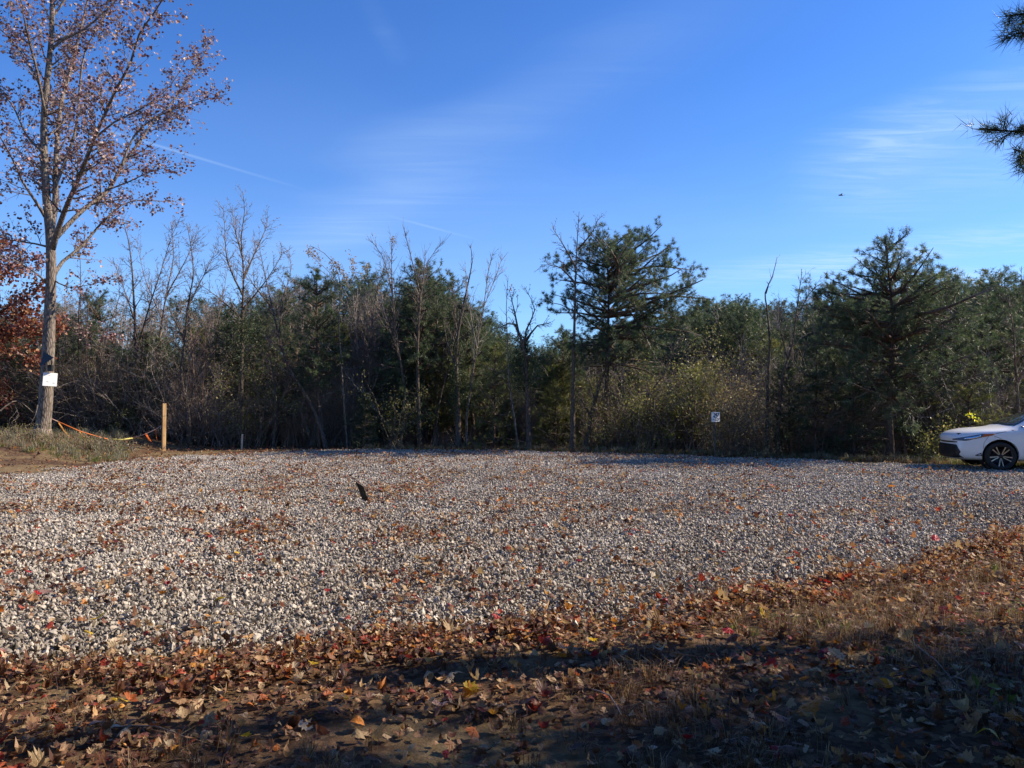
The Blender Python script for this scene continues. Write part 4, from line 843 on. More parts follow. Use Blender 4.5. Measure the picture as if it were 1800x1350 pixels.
temps = [small_pine(301, 6.5, m_needle), small_pine(302, 6.0, m_needle), small_pine(303, 6.8, m_needle), small_pine(304, 5.5, m_needle_o), small_bare(305, 6.5, m_twig), small_bare(306, 6.8, m_twig_d), small_bare(307, 6.2, m_twig_b)]
n = 560; pxs = rng.uniform(-220, 2050, n); D = 28.8 + rng.uniform(0, 1, n) ** 1.3 * 20
prof = np.interp(pxs, [-200, 0, 200, 400, 520, 640, 760, 850, 900, 960, 1010, 1100, 1200, 1280, 1340, 1420, 1700, 1800, 2050], [505, 525, 535, 535, 500, 512, 505, 575, 615, 612, 600, 570, 545, 530, 548, 540, 520, 512, 510])
x = (pxs - CX) / F * D; zb = gz(x, D); H = CAMZ + (712 - prof - rng.uniform(-6, 40, n)) / F * D - zb
s_ = np.clip(H / 6.4, .3, 1.5); idx = rng.choice(7, n, p=[.20, .2, .2, .10, .1, .12, .08])
lb = (pxs < 700) & (rng.uniform(size=n) < .78); idx[lb] = rng.choice([4, 5, 6], lb.sum())
scatter('woods', np.stack([x, D, zb], -1), np.c_[rng.normal(0, .03, (n, 2)), rng.uniform(0, 6.28, n)], np.stack([s_ * 1.15, s_ * 1.15, s_], -1), idx, temps,
        'dark mass of pines and bare trees closing the view behind the front row', 'woods')

# pines standing just outside the frame on the right: one reaches in, all of them shade the foreground
hd = Vector((math.sin(SUN_AZ), math.cos(SUN_AZ), 0)); pd = Vector((-hd.y, hd.x, 0))
def near_pine(seed, s_, t_, H, reach, label, H0=.22, nb=70, limbs=(), peak=.3):
    p = hd * s_ + pd * t_; b = (p.x, p.y, gz1(p.x, p.y) - .05); B = Vector(b)
    return pine(seed, b, [B, B + Vector((.05, 0, H * .5)), B + Vector((0, .1, H))], .13, H0, crown(reach, .8, peak), label, nb=nb, nn=18, nlen=.10, nw=.004, extra_limbs=limbs)
Dt = 4.3
LM = []
for tips in ([(1960, 240), (1880, 232), (1800, 232), (1722, 226)], [(1990, 300), (1900, 290), (1830, 280), (1782, 262)], [(1980, 20), (1900, 20), (1830, 22), (1768, 28)], [(1980, 70), (1900, 66), (1840, 64), (1790, 58)]):
    LM.append(tips)
root = near_pine(401, 6.9, 2.0, 10.5, 1.3, 'pine standing just past the right edge, needle sprays reaching into the sky', H0=.14, nb=120)
# its long sprays that hang into the picture
T = Tree(402); Bx = Vector(root.location)
for i, tips in enumerate(LM):
    pts = [P(a, b_, Dt + .1 * j) for j, (a, b_) in enumerate(tips[::-1])][::-1]
    st = Vector((Bx.x, Bx.y, pts[0].z - .25)); pts = [st, st.lerp(pts[0], .6) + Vector((0, 0, .05))] + pts
    Sg = T.limb(pts, .02, .004, dict(Q_PINE, ang=1), every=99)
    n_ = len(Sg)
    for q in range(n_):
        d = (Sg[min(q + 1, n_ - 1)] - Sg[max(q - 1, 0)]).normalized()
        if q > n_ * .35:
            for c in range(8):
                pp = Sg[q] + d * T.r.uniform(-.12, .12)
                if c in (3, 4, 5) and q < n_ - 1:
                    side = T.rv().cross(d).normalized(); sd = (d * .6 + side).normalized(); L = T.r.uniform(.12, .3) * (1.2 - q / n_)
                    T.tw.append((*pp, *(pp + sd * L), .004, .002))
                    for w2 in range(5): T.tuft.append((*(pp + sd * L * (w2 + 1) / 5), *sd))
                elif q < n_ - 1 or c < 2: T.tuft.append((*pp, *d))
v, q = tubes(T.tw + T.big, 5); mesh_np('branch', v - np.array(Bx), q, m_bark_p, root, smooth=True)
T_ = np.array(T.tuft); v, t_ = needle_tufts(T_[:, :3], T_[:, 3:], 16, .105, .0019)
mesh_np('needle_spray', v - np.array(Bx), t_, m_needle, root, rnd=rng.uniform(size=len(t_)))
near_pine(403, 11.5, 1.0, 11.0, 1.9, 'pine beyond the right edge, second one out', nb=110, H0=.2)
near_pine(404, 9.0, -.6, 10.0, 1.9, 'pine beyond the right edge, nearest the camera', nb=110, H0=.12)
near_pine(405, 15.0, 1.9, 13.0, 1.35, 'pine beyond the right edge, third one out', nb=100, H0=.3)
def evergreen(seed, p, H, cz, rad, n, label, size=.13, clumps=60, cr=.24):
    b = (p[0], p[1], gz1(p[0], p[1]) - .05); B = Vector(b); T = Tree(seed)
    T.limb([B, B + Vector((.05, 0, cz)), B + Vector((0, .1, H))], .10, .02, dict(Q_BARE, max=1), every=.3, L=min(rad[0], rad[1]) * .9, start=.2, main=True)
    pos = cloud_pts((p[0], p[1], cz), rad, n, clumps, cr); pos = pos[pos[:, 2] > .15]
    return T.finish('evergreen_tree', label, 'tree', b, (m_bark_d, m_twig_d, m_ivy), extra=[('crown', pos, size, m_ivy, False)])
q = hd * 8.3 + pd * 1.9; evergreen(411, (q.x, q.y), 7.6, 5.3, (1.1, 1.3, 2.4), 34000, 'unseen dense dark evergreen added beyond the right edge to shade the near ground')  # unseen evergreens added here, crowns shaped and placed to cast the foreground shade bands
q = hd * 8.0 + pd * 2.3; evergreen(413, (q.x, q.y), 4.6, 2.8, (1.25, 1.62, 1.9), 32000, 'unseen low broad evergreen added beyond the right edge for foreground shade', size=.12)
q = hd * 10.4 + pd * 2.1; evergreen(414, (q.x, q.y), 7.2, 4.6, (1.3, 1.7, 2.7), 26000, 'unseen broad evergreen added beyond the right edge, farther out, deepening the foreground shade', size=.14)
q = hd * 7.6 + pd * 4.18; evergreen(412, (q.x, q.y), 5.4, 4.4, (.4, .17, .9), 5000, 'unseen slim dark evergreen added beyond the right edge for a narrow shade band', size=.09)
# the trees the picture was taken under: behind and beside the camera, they close off the sky above the foreground
for i, (x_, y_, h_) in enumerate([(-6.5, -2.0, 9), (-3.0, -4.0, 10), (1.0, -3.2, 9.5), (4.8, -2.2, 10), (8.5, -.5, 9), (-9.5, .5, 8), (-1, -8, 12), (6, -7, 12), (-7, -8, 12), (12.5, 0.0, 11), (3, -5.5, 8), (-5, -5, 8)]):
    evergreen(420 + i, (x_, y_), h_, h_ * .55, (2.5, 2.5, h_ * .45), 15000, ['evergreen behind the camera, %s' % w_ for w_ in ('left of the path', 'second from the left', 'just behind', 'right of centre', 'far right', 'far left', 'back row middle', 'back row right', 'back row left', 'outermost right', 'middle row right', 'middle row left')][i], size=.22, clumps=70)

# ------------------------------------------------------------------ rope barrier, post, stake
def box(bm, c, s, rot=None):
    m = Matrix.LocRotScale(Vector(c), rot, Vector(s)); return bmesh.ops.create_cube(bm, size=1.0, matrix=m)['verts']
def tube_bm(bm, pts, r, k=8):
    v, f = chain(pts, [r] * len(pts) if not isinstance(r, (list, tuple)) else r, k)
    vs = [bm.verts.new(p) for p in v]
    for g in f:
        for q in g: bm.faces.new([vs[i] for i in q])
m_post = bark('new_lumber', (0.42, 0.24, 0.09), (0.66, 0.42, 0.19), 6, .08, .1)
m_rope = simple('pink_grey_rope', (0.50, 0.33, 0.27), .8); m_orange = simple('orange_flagging', (0.80, 0.20, 0.035), .5); m_yel = simple('yellow_rope', (0.62, 0.52, 0.12), .6)
m_gold = simple('amber_flagging', (0.62, 0.33, 0.08), .6)
Dp = 23.8; pb = foot(289, Dp, 0); ph = P(290, 709, Dp).z - pb[2]
post = empty('wooden_post', pb, R(38)); tag(post, 'square new-lumber post holding the right end of the rope', 'post')
bm = bmesh.new(); box(bm, (0, 0, ph / 2 - .1), (.105, .105, ph + .2)); bm_obj('shaft', bm, m_post, post, bevel=.006)
bm = bmesh.new(); tube_bm(bm, [(-.02, 0, ph * .50), (-.09, -.02, ph * .51), (-.12, -.02, ph * .46)], .008); bm_obj('rope_hook', bm, simple('galvanised', (.5, .5, .5), .4, 1.0), post)
sb = foot(426, 25.2, 0); sh = P(426, 763, 25.2).z - sb[2]
st_ = bmesh.new(); vs = box(st_, (0, 0, sh / 2 - .1), (.06, .05, sh + .2)); o = bm_obj('stake', st_, simple('weathered_stake', (.55, .42, .30), .85, nscale=8, namt=.25), bevel=.004); o.location = sb; o.rotation_euler = (0, R(1.5), R(20))
tag(o, 'short thin pale stake standing in the brush', 'stake')
# rope from trunk to post
rp = [(84, 733), (102, 741), (140, 758), (170, 767), (190, 772), (215, 773), (233, 770), (256, 763), (275, 754), (283, 748)]
rd = [22.2, 22.4, 22.7, 22.9, 23.1, 23.3, 23.5, 23.6, 23.7, 23.75]
RP = [P(a[0], a[1], d) for a, d in zip(rp, rd)]
rope = empty('rope_barrier', RP[5]); tag(rope, 'sagging rope hung with orange and yellow flagging strips', 'rope')
def rel(pts): return [Vector(p) - RP[5] for p in pts]
bm = bmesh.new(); tube_bm(bm, rel(RP[:2]), .011); tube_bm(bm, rel(RP[6:]), .011); bm_obj('rope', bm, m_rope, rope, True)
bm = bmesh.new(); tube_bm(bm, rel(RP[1:5]), .016); bm_obj('orange_wrap', bm, m_orange, rope, True)
bm = bmesh.new(); tube_bm(bm, rel(RP[4:7]), .022); bm_obj('yellow_wrap', bm, m_yel, rope, True)
def ribbon(a, b, sag, w, mat, nm='flagging_strip'):
    a, b = Vector(a) - RP[5], Vector(b) - RP[5]; bm = bmesh.new(); prev = None
    for i in range(9):
        t = i / 8; p = a.lerp(b, t) + Vector((0, 0, -sag * math.sin(t * math.pi))); s_ = Vector((math.cos(t * 2), math.sin(t * 2) * .8, .3 * math.sin(t * 5))) * w * .5
        c = [bm.verts.new(p - s_), bm.verts.new(p + s_)]
        if prev: bm.faces.new([prev[0], prev[1], c[1], c[0]])
        prev = c
    bmesh.ops.solidify(bm, geom=bm.faces[:], thickness=.004); bm_obj(nm, bm, mat, rope, True)
ribbon(P(102, 741, 22.4), P(132, 774, 22.5), .08, .035, m_gold); ribbon(P(139, 758, 22.8), P(166, 778, 22.8), .06, .03, m_gold); ribbon(P(172, 768, 23.1), P(174, 777, 23.1), 0, .035, m_gold)
ribbon(P(202, 773, 23.2), P(214, 793, 23.1), .0, .03, m_orange); ribbon(P(222, 773, 23.4), P(224, 792, 23.4), 0, .035, m_orange); ribbon(P(256, 762, 23.6), P(269, 779, 23.55), .03, .055, m_orange); ribbon(P(273, 755, 23.7), P(277, 778, 23.7), .0, .04, m_orange)

# notice, lamp and box fixed to the big tree
m_white = simple('white_board', (.86, .85, .82), .45); m_black = simple('black_plastic', (.018, .018, .02), .45); m_ink = simple('faded_ink', (.45, .45, .44), .7); m_inkd = simple('dark_ink', (.06, .06, .06), .7)
nb_ = P(88, 667, 21.55); sg = empty('notice_board', nb_, R(-4)); sg.rotation_euler = (0, R(3), R(44)); tag(sg, 'small white faded notice fixed to the trunk of the big tree', 'sign')
bm = bmesh.new(); box(bm, (0, 0, 0), (.36, .012, .385)); bm_obj('board', bm, m_white, sg, bevel=.002)
bm = bmesh.new()
for i, (x_, z_, w_) in enumerate([(-.07, -.06, .05), (-.05, -.075, .06), (.09, -.09, .06), (.1, -.105, .05), (-.02, .12, .05)]): box(bm, (x_, -.0085, z_), (w_, .003, .007))
bm_obj('faded_print', bm, m_ink, sg)
sl_ = empty('solar_lamp', P(86, 622, 21.62)); tag(sl_, 'black tilted solar panel with a cable, mounted above the white notice', 'lamp')
def L_(px, py, d): return P(px, py, d) - Vector(sl_.location)
bm = bmesh.new(); a = [L_(77, 618, 21.68), L_(99, 631, 21.35), L_(94, 629, 21.12), L_(70, 645, 21.30)]
vs = [bm.verts.new(p) for p in a]; bm.faces.new(vs); bmesh.ops.solidify(bm, geom=bm.faces[:], thickness=.03); bm_obj('panel', bm, m_black, sl_)
bm = bmesh.new(); tube_bm(bm, [L_(78, 640, 21.75), L_(82, 632, 21.6), L_(88, 628, 21.4)], .03); bm_obj('bracket', bm, m_black, sl_)
bm = bmesh.new(); tube_bm(bm, [L_(89, 629, 21.45), L_(91, 637, 21.5), L_(90, 645, 21.55)], .016); bm_obj('cable', bm, m_black, sl_)
bm = bmesh.new(); box(bm, L_(89, 647, 21.52), (.13, .10, .19)); bm_obj('sensor_box', bm, m_black, sl_, bevel=.012)

# the notice in the middle, on its own thin post
nb2 = P(1258, 733, 20.9); x0, y0 = nb2.x, nb2.y; g0 = gz1(x0, y0)
sg = empty('notice_sign', (x0, y0, g0)); sg.rotation_euler = (0, 0, R(34)); tag(sg, 'small square white notice with dark marks in front of the vine heap', 'sign'); hz = nb2.z - g0
bm = bmesh.new(); box(bm, (0, 0, hz), (.34, .008, .27)); bm_obj('board', bm, m_white, sg, bevel=.002)
bm = bmesh.new(); box(bm, (0, .03, hz / 2 - .05), (.04, .04, hz + .3)); bm_obj('post', bm, m_bark_d, sg)
bm = bmesh.new()
for (x_, z_, w_, h_, a_) in [(-.05, .09, .05, .018, .5), (.03, .085, .05, .02, -.4), (-.02, .06, .04, .016, .9), (.02, .045, .05, .018, .7), (.05, .02, .04, .02, -.9), (-.06, .02, .045, .018, -.3), (-.03, -.01, .05, .018, .8), (.02, -.02, .04, .018, -.6), (.07, -.045, .05, .016, .4), (-.06, -.07, .05, .016, 0), (0, -.075, .02, .04, 0), (.05, -.08, .06, .014, .1), (.09, .075, .02, .05, .2)]:
    box(bm, (x_ * 1.25, -.0065, z_ * 1.1 + hz - hz), (w_ * 1.3, .004, h_ * 1.5), Euler((0, a_, 0)).to_quaternion())
o = bm_obj('printed_marks', bm, m_inkd, sg); o.location = (0, 0, hz)

# bark piece on the gravel, fallen branches, a bird
x_, y_ = G(639, 884); bm = bmesh.new(); top_ = [(-.075, .235), (-.03, .20), (.02, .165), (.045, .07), (.10, .01)]; bot_ = [(-.09, .225), (-.055, .14), (-.03, .06), (.0, .0), (.05, -.03)]
pv = [[bm.verts.new((a[0], .02 * math.sin(i * 1.3) - a[1] * .25, a[1])) for i, a in enumerate(l)] for l in (top_, bot_)]
for i in range(4): bm.faces.new([pv[0][i], pv[0][i + 1], pv[1][i + 1], pv[1][i]])
bmesh.ops.subdivide_edges(bm, edges=bm.edges[:], cuts=2, use_grid_fill=True); bmesh.ops.solidify(bm, geom=bm.faces[:], thickness=.018)
for v in bm.verts: v.co += Vector((noise.noise(v.co * 30), noise.noise(v.co * 31 + Vector((3, 1, 2))), 0)) * .006
for v in bm.verts: v.co *= 1.2
o = bm_obj('bark_piece', bm, simple('dark_bark_piece', (.035, .026, .014), .8, nscale=30, namt=.4), None); o.location = (x_, y_, gz1(x_, y_) + .05); tag(o, 'dark strip of bark standing up from the gravel', 'bark')
def stick(pts, r, label, sub=(), mat=m_bark):
    T = Tree(7); c = [Vector(p) for p in pts]; T.limb(c, r, r * .4, dict(Q_SPARSE, max=2), every=.35 if not sub else .2, L=.35)
    b_ = tuple(c[0]); nm = 'fallen_branch'
    v, q = tubes(T.tw + T.big, 5); parts = [(v, q)] + [chain(a, rr, 8) for a, rr in T.chains]; V_, F_ = merge(parts)
    o = mesh_np(nm, V_ - np.array(b_), F_, mat, smooth=True); o.location = b_; tag(o, label, 'branch'); return o
stick([P(10, 787, 21.5), P(60, 782, 21.4), P(105, 766, 21.3)], .03, 'grey fallen branch propped at the foot of the big tree')
stick([P(0, 722, 21.0), P(22, 706, 21.2), P(38, 708, 21.4), P(58, 725, 21.6)], .025, 'pale arched dead branch left of the big tree')
stick([P(66, 712, 21.5), P(62, 730, 21.4), P(54, 745, 21.4)], .02, 'pale dead stick leaning against the left side of the big tree')
for (a, c, lab) in [((1590, 1130), (1700, 1240), 'thin twig lying in the shaded leaves on the right'), ((1040, 1222), (1092, 1268), 'forked twig lying on the sandy patch'), ((200, 1290), (330, 1310), 'short pale twig in the litter at the lower left')]:
    p0, p1 = G(*a), G(*c); mid = ((p0[0] + p1[0]) / 2 + .02, (p0[1] + p1[1]) / 2); o = stick([(*p0, .03), (*mid, .06), (*p1, .03)], .0045, lab, mat=m_twig)
    o.name = 'twig'; o['category'] = 'twig'
bd = P(1478, 343, 55); bird = empty('bird', bd); tag(bird, 'tiny dark bird gliding high over the right-hand pines', 'bird')
bm = bmesh.new(); bmesh.ops.create_uvsphere(bm, u_segments=10, v_segments=6, radius=1, matrix=Matrix.Diagonal((.20, .055, .05, 1)))
for s_ in (-1, 1):
    a = [bm.verts.new(p) for p in ((-.05, 0, .02), (.06, 0, .02), (.03, s_ * .24, .07), (-.10, s_ * .30, .03))]; f = bm.faces.new(a); bmesh.ops.solidify(bm, geom=[f], thickness=.01)
a = [bm.verts.new(p) for p in ((.15, -.02, .01), (.15, .02, .01), (.30, .04, 0), (.30, -.04, 0))]; bm.faces.new(a)
bm_obj('body', bm, simple('bird_feathers', (.03, .03, .035), .6), bird, True)

# yellow-green sprig behind the car's bonnet
T = Tree(77); b_ = foot(1752, 19.5); B = Vector(b_); pts = [B, P(1748, 780, 19.5), P(1735, 754, 19.5), P(1725, 742, 19.4), P(1714, 733, 19.4), P(1700, 727, 19.4)]
Sg = T.limb(pts, .008, .003, Q_SPARSE, every=99)
for i, p in enumerate(Sg):
    if i > len(Sg) * .55:
        for c in range(6): T.lf.append(tuple(p + Vector((T.r.gauss(0, .03), T.r.gauss(0, .03), T.r.gauss(0, .03)))))
T.finish('sapling', 'bright yellow-green leafy sprig showing above the bonnet of the car', 'plant', b_, (m_twig, m_twig, m_yellowg), .09, star=False)
# a green weed and a leafy seedling at the right
for (pp, lab, h_) in [((1770, 1262), 'small green seedling with pointed leaves at the right edge', .16), ((1560, 1160), 'low green weed in the shaded litter', .07), ((1790, 1080), 'low bright weed at the rim of the litter by the right edge', .08), ((72, 1212), 'small green weed in the leaves at the left', .06)]:
    x_, y_ = G(*pp); T = Tree(int(x_ * 100) + 5); T.limb([Vector((x_, y_, gz1(x_, y_))), Vector((x_ + .01, y_, h_ * .5)), Vector((x_ + .02, y_ + .01, h_))], .003, .0015, Q_SPARSE, every=99)
    for i in range(16): T.lf.append((x_ + T.r.gauss(0, h_ * .35), y_ + T.r.gauss(0, h_ * .35), gz1(x_, y_) + h_ * T.r.uniform(.2, 1)))
    T.finish('weed', lab, 'plant', (x_, y_, gz1(x_, y_)), (m_grn, m_grn, m_grn), h_ * .55, star=False, names=('stem', 'stem', 'leaves'))
# brush pile by the rope
T = Tree(88); b_ = foot(185, 21.6, 0); B = Vector(b_)
Qb = dict(step=[.2, .15, .12], kids=[1, 1, 0], max=2, wig=.25, up=[-.3, 0, 0], ang=R(55), ratio=.5, minr=.005, start=.1, prob=.9, leaflvl=1, leafp=.8, leafn=3, leafj=.05)
for i in range(42):
    a = T.r.uniform(0, 6.28); rr = T.r.uniform(0, .9); T.br(B + Vector((math.cos(a) * rr, math.sin(a) * rr * .6, 0)), Vector((T.r.gauss(0, .9), T.r.gauss(0, .6), .8)).normalized(), T.r.uniform(.3, .75), .012, 0, Qb)
T.finish('brush_pile', 'low pile of cut brush with withered leaves below the rope', 'brush pile', b_, (m_twig_d, m_twig_d, leafmat('withered_leaves', [(0, (.05, .06, .03)), (.6, (.16, .15, .09)), (1, (.34, .27, .18))], .25)), .07, star=False, names=('branches', 'twigs', 'withered_leaves'))
for i, (pxx, dd, lab) in enumerate([(40, 21.3, 'grey-green weedy shrub left of the big tree foot'), (115, 21.0, 'low weedy shrub right of the big tree foot')]):
    T = Tree(120 + i); b_ = foot(pxx, dd, 0); B = Vector(b_)
    for j in range(60):
        a = T.r.uniform(0, 6.28); rr = T.r.uniform(0, 1.0); T.br(B + Vector((math.cos(a) * rr, math.sin(a) * rr * .5, 0)), Vector((T.r.gauss(0, .35), T.r.gauss(0, .35), 1)).normalized(), T.r.uniform(.25, .6), .006, 1, dict(Qb, leafp=.9, leafn=2))
    T.finish('weedy_shrub', lab, 'shrub', b_, (m_twig_b, m_twig_b, m_vine), .05, star=False, names=('stems', 'stems', 'leaves'))

# ------------------------------------------------------------------ the white saloon car
def build_car():
    wx, wy = (1755 - CX) / F * 16.9, 16.9
    yaw = R(-14)                                    # local +x runs to the rear, away to the right
    c, s_ = math.cos(yaw), math.sin(yaw)
    lx, ly = .96, -.78                              # near front wheel in car space
    ox, oy = wx - (lx * c - ly * s_), wy - (lx * s_ + ly * c)
    car = empty('parked_car', (ox, oy, gz1(wx, wy) + .02), yaw); tag(car, 'white saloon car parked nose-left at the right edge of the gravel', 'car')
    paint, t = M('white_car_paint')
    nz = t.n('ShaderNodeTexNoise', {'Scale': 3.0, 'Detail': 6.0}); cc = t.ramp(nz.outputs[0], [(.3, (.74, .74, .73)), (.7, (.80, .80, .80))])
    out(t, t.n('ShaderNodeBsdfPrincipled', {'Base Color': cc, 'Roughness': .38, 'Coat Weight': .55, 'Coat Roughness': .04, 'Specular IOR Level': .5}).outputs[0])
    glass = simple('tinted_glass', (.05, .06, .06), .06, spec=1.0, coat=1.0); black = simple('car_black_plastic', (.012, .012, .014), .5); rubber = simple('tyre_rubber', (.018, .018, .018), .85)
    alloy = simple('machined_alloy', (.62, .62, .64), .28, 1.0); dalloy = simple('dark_alloy', (.03, .03, .035), .4, .6); chrome = simple('chrome', (.7, .7, .72), .12, 1.0)
    lens = simple('headlamp_lens', (.05, .055, .065), .08, .2, .8, 1.0); amber = simple('amber_marker', (.45, .10, .02), .2); redl = simple('red_lens', (.35, .01, .01), .15)
    # stations: x, half width, belt z, top z, sill z
    ST_ = [(0.00, .62, .64, .715, .30), (.05, .70, .69, .79, .24), (.16, .77, .74, .86, .21), (.35, .83, .80, .91, .20), (.60, .87, .85, .94, .20), (.90, .885, .875, .955, .20), (1.08, .888, .89, .98, .20), (1.20, .888, .895, 1.01, .19),
           (1.55, .888, .91, 1.21, .19), (1.92, .888, .92, 1.37, .19), (2.45, .888, .935, 1.44, .19), (2.85, .888, .945, 1.455, .19), (3.25, .886, .955, 1.435, .19), (3.60, .882, .97, 1.36, .20), (3.95, .872, .985, 1.19, .20), (4.20, .86, .995, 1.09, .21),
           (4.42, .84, .985, 1.06, .22), (4.56, .80, .93, .99, .25), (4.64, .72, .80, .84, .30)]
    bm = bmesh.new(); rings = []
    for (x, w, zb, zt, zs) in ST_:
        cab = 1.15 < x < 4.3; n = math.sin(math.pi * min(1, max(0, (x - 1.3) / 2.9))) if cab else 0
        rise = zt - zb
        half = [(0, zs), (w * .80, zs), (w * .955, zs + .05), (w * .992, zs + .18), (w, (zs + zb) / 2 + .04), (w * .985, zb - .06), (w * .945, zb)]
        if rise > .14: half += [(w * (.93 - .19 * min(1, rise / .5)), zb + rise * .55), (w * (.86 - .20 * min(1, rise / .5)), zb + rise * .88), (w * .40, zt - .008), (0, zt)]
        else: half += [(w * .86, zb + rise * .45), (w * .66, zb + rise * .8), (w * .35, zt - .004), (0, zt)]
        pts = half + [(-a, b) for a, b in half[-2:0:-1]]
        def bx(y, z):
            f = max(0, 1 - x / .9); r_ = max(0, 1 - (4.64 - x) / .5)
            q = (abs(y) / .89) ** 2.6
            return x + q * .34 * f ** .8 - q * .16 * r_ + (.05 * (1 - abs(z - .42) / .3) * -f if z < .7 and x < .06 else 0)
        rings.append([bm.verts.new((bx(y, z), y, z)) for y, z in pts])
    m = len(rings[0])
    for a, b in zip(rings[:-1], rings[1:]):
        for i in range(m): bm.faces.new([a[i], b[i], b[(i + 1) % m], a[(i + 1) % m]])
    bm.faces.new(rings[0]); bm.faces.new(rings[-1][::-1])
    bmesh.ops.recalc_face_normals(bm, faces=bm.faces[:])
    me = bpy.data.meshes.new('body'); bm.to_mesh(me); bm.free(); me.materials.append(paint); me.materials.append(black)
    body = bpy.data.objects.new('body', me); COL.objects.link(body)
    sub = body.modifiers.new('s', 'SUBSURF'); sub.levels = sub.render_levels = 2
    cut = bmesh.new()
    for x in (.96, 3.66):
        bmesh.ops.create_cone(cut, cap_ends=True, segments=48, radius1=.365, radius2=.365, depth=3, matrix=Matrix.Translation((x, 0, .335)) @ Matrix.Rotation(R(90), 4, 'X'))
    cm = bpy.data.meshes.new('cut'); cut.to_mesh(cm); cut.free(); co = bpy.data.objects.new('cut', cm); COL.objects.link(co)
    bo = body.modifiers.new('b', 'BOOLEAN'); bo.operation = 'DIFFERENCE'; bo.object = co; bo.solver = 'EXACT'
    dg = bpy.context.evaluated_depsgraph_get(); nm = bpy.data.meshes.new_from_object(body.evaluated_get(dg)); body.modifiers.clear(); body.data = nm; nm.name = 'body'
    bpy.data.objects.remove(co); nm.polygons.foreach_set('use_smooth', np.ones(len(nm.polygons), bool))
    try: nm.set_sharp_from_angle(angle=R(35))
    except Exception: pass
    bvh = BVHTree.FromPolygons([v.co.copy() for v in nm.vertices], [tuple(p.vertices) for p in nm.polygons])
    body.parent = car
    inner = bmesh.new(); box(inner, (2.3, 0, .55), (4.2, 1.1, .55)); bm_obj('underbody', inner, black, car)
    def patch(name, top, bot, d, mat, par=car, off=.006, nu=14, nv=6, mirror=True, back=.0):
        """a trim panel laid over the body skin: outline given in side (x,z) or front (y,z) view, projected along d"""
        outs = []
        for sgn in ((1, -1) if mirror else (1,)):
            D_ = Vector(d); side = abs(D_.y) > abs(D_.x)
            if sgn < 0: D_.y = -D_.y
            D_.normalize(); b2 = bmesh.new(); g = []
            def samp(l, u):
                k = u * (len(l) - 1); i = min(int(k), len(l) - 2); f = k - i; return (l[i][0] + (l[i + 1][0] - l[i][0]) * f, l[i][1] + (l[i + 1][1] - l[i][1]) * f)
            ok = True
            for iv in range(nv + 1):
                row = []
                for iu in range(nu + 1):
                    a = samp(top, iu / nu); b = samp(bot, iu / nu); f = iv / nv; p = (a[0] + (b[0] - a[0]) * f, a[1] + (b[1] - a[1]) * f)
                    if side: o_ = Vector((p[0], -sgn * .89, p[1]))
                    else: o_ = Vector((0, sgn * p[0] if mirror else p[0], p[1]))
                    h = bvh.ray_cast(o_ - D_ * 3, D_)
                    if h[0] is None or (side and abs(h[1].z) > .72) or (side and h[0].y * sgn > -.38): row.append(None)
                    else:
                        nrm = h[1] if h[1].dot(D_) < 0 else -h[1]
                        row.append(b2.verts.new(h[0] + nrm * off))
                g.append(row)
            for iv in range(nv):
                for iu in range(nu):
                    q = [g[iv][iu], g[iv][iu + 1], g[iv + 1][iu + 1], g[iv + 1][iu]]
                    if all(q): b2.faces.new(q)
            if b2.faces:
                bmesh.ops.recalc_face_normals(b2, faces=b2.faces[:]); bmesh.ops.solidify(b2, geom=b2.faces[:], thickness=off * .9)
                outs.append(bm_obj(name, b2, mat, par, True))
            else: b2.free()
        return outs
    S_ = (0, 1, 0)
    hl = patch('headlight', [(-.04, .69), (.28, .75), (.58, .815), (.84, .825)], [(-.04, .665), (.24, .65), (.50, .72), (.78, .785)], (.35, 1, 0), lens)
    for h in hl: pass
    patch('headlight_reflector', [(.20, .715), (.40, .755), (.56, .79)], [(.20, .69), (.40, .705), (.54, .745)], (.35, 1, 0), chrome, off=.011, nu=8, nv=3)
    patch('turn_signal', [(.62, .815), (.85, .822)], [(.57, .74), (.79, .785)], (.35, 1, 0), amber, off=.010, nu=6, nv=3)
    patch('upper_grille', [(-.62, .635), (0, .64), (.62, .635)], [(-.62, .61), (0, .60), (.62, .61)], (1, 0, 0), black, mirror=False)
    patch('lower_grille', [(-.60, .56), (0, .575), (.60, .56)], [(-.68, .27), (0, .26), (.68, .27)], (1, 0, 0), black, mirror=False, nu=24, nv=10, off=.008)
    patch('lower_grille', [(-.20, .57), (-.04, .565), (.0, .55)], [(-.20, .27), (.0, .275), (.09, .40)], (.55, 1, 0), black, off=.009)
    for z in (.50, .40): patch('grille_bar', [(-.58, z + .012), (.58, z + .012)], [(-.58, z - .012), (.58, z - .012)], (1, 0, 0), dalloy, mirror=False, nu=24, nv=1, off=.018)
    patch('fog_lamp_recess', [(.44, .335), (.62, .42)], [(.44, .32), (.64, .32)], (.3, 1, 0), black, nu=6, nv=3)
    patch('fog_lamp', [(.50, .345), (.60, .375)], [(.50, .33), (.61, .335)], (.3, 1, 0), chrome, nu=4, nv=2, off=.012)
    # glass
    patch('windscreen', [(-.55, 1.36), (0, 1.375), (.55, 1.36)], [(-.70, 1.0), (0, 1.03), (.70, 1.0)], (1, 0, 0), glass, mirror=False, nu=16, nv=8)
    patch('rear_window', [(-.52, 1.33), (0, 1.35), (.52, 1.33)], [(-.62, 1.10), (0, 1.12), (.62, 1.10)], (-1, 0, 0), glass, mirror=False, nu=16, nv=8)
    patch('side_window', [(1.55, 1.08), (1.82, 1.27), (2.25, 1.36), (2.68, 1.385)], [(1.46, .965), (1.8, .965), (2.3, .965), (2.68, .97)], S_, glass)
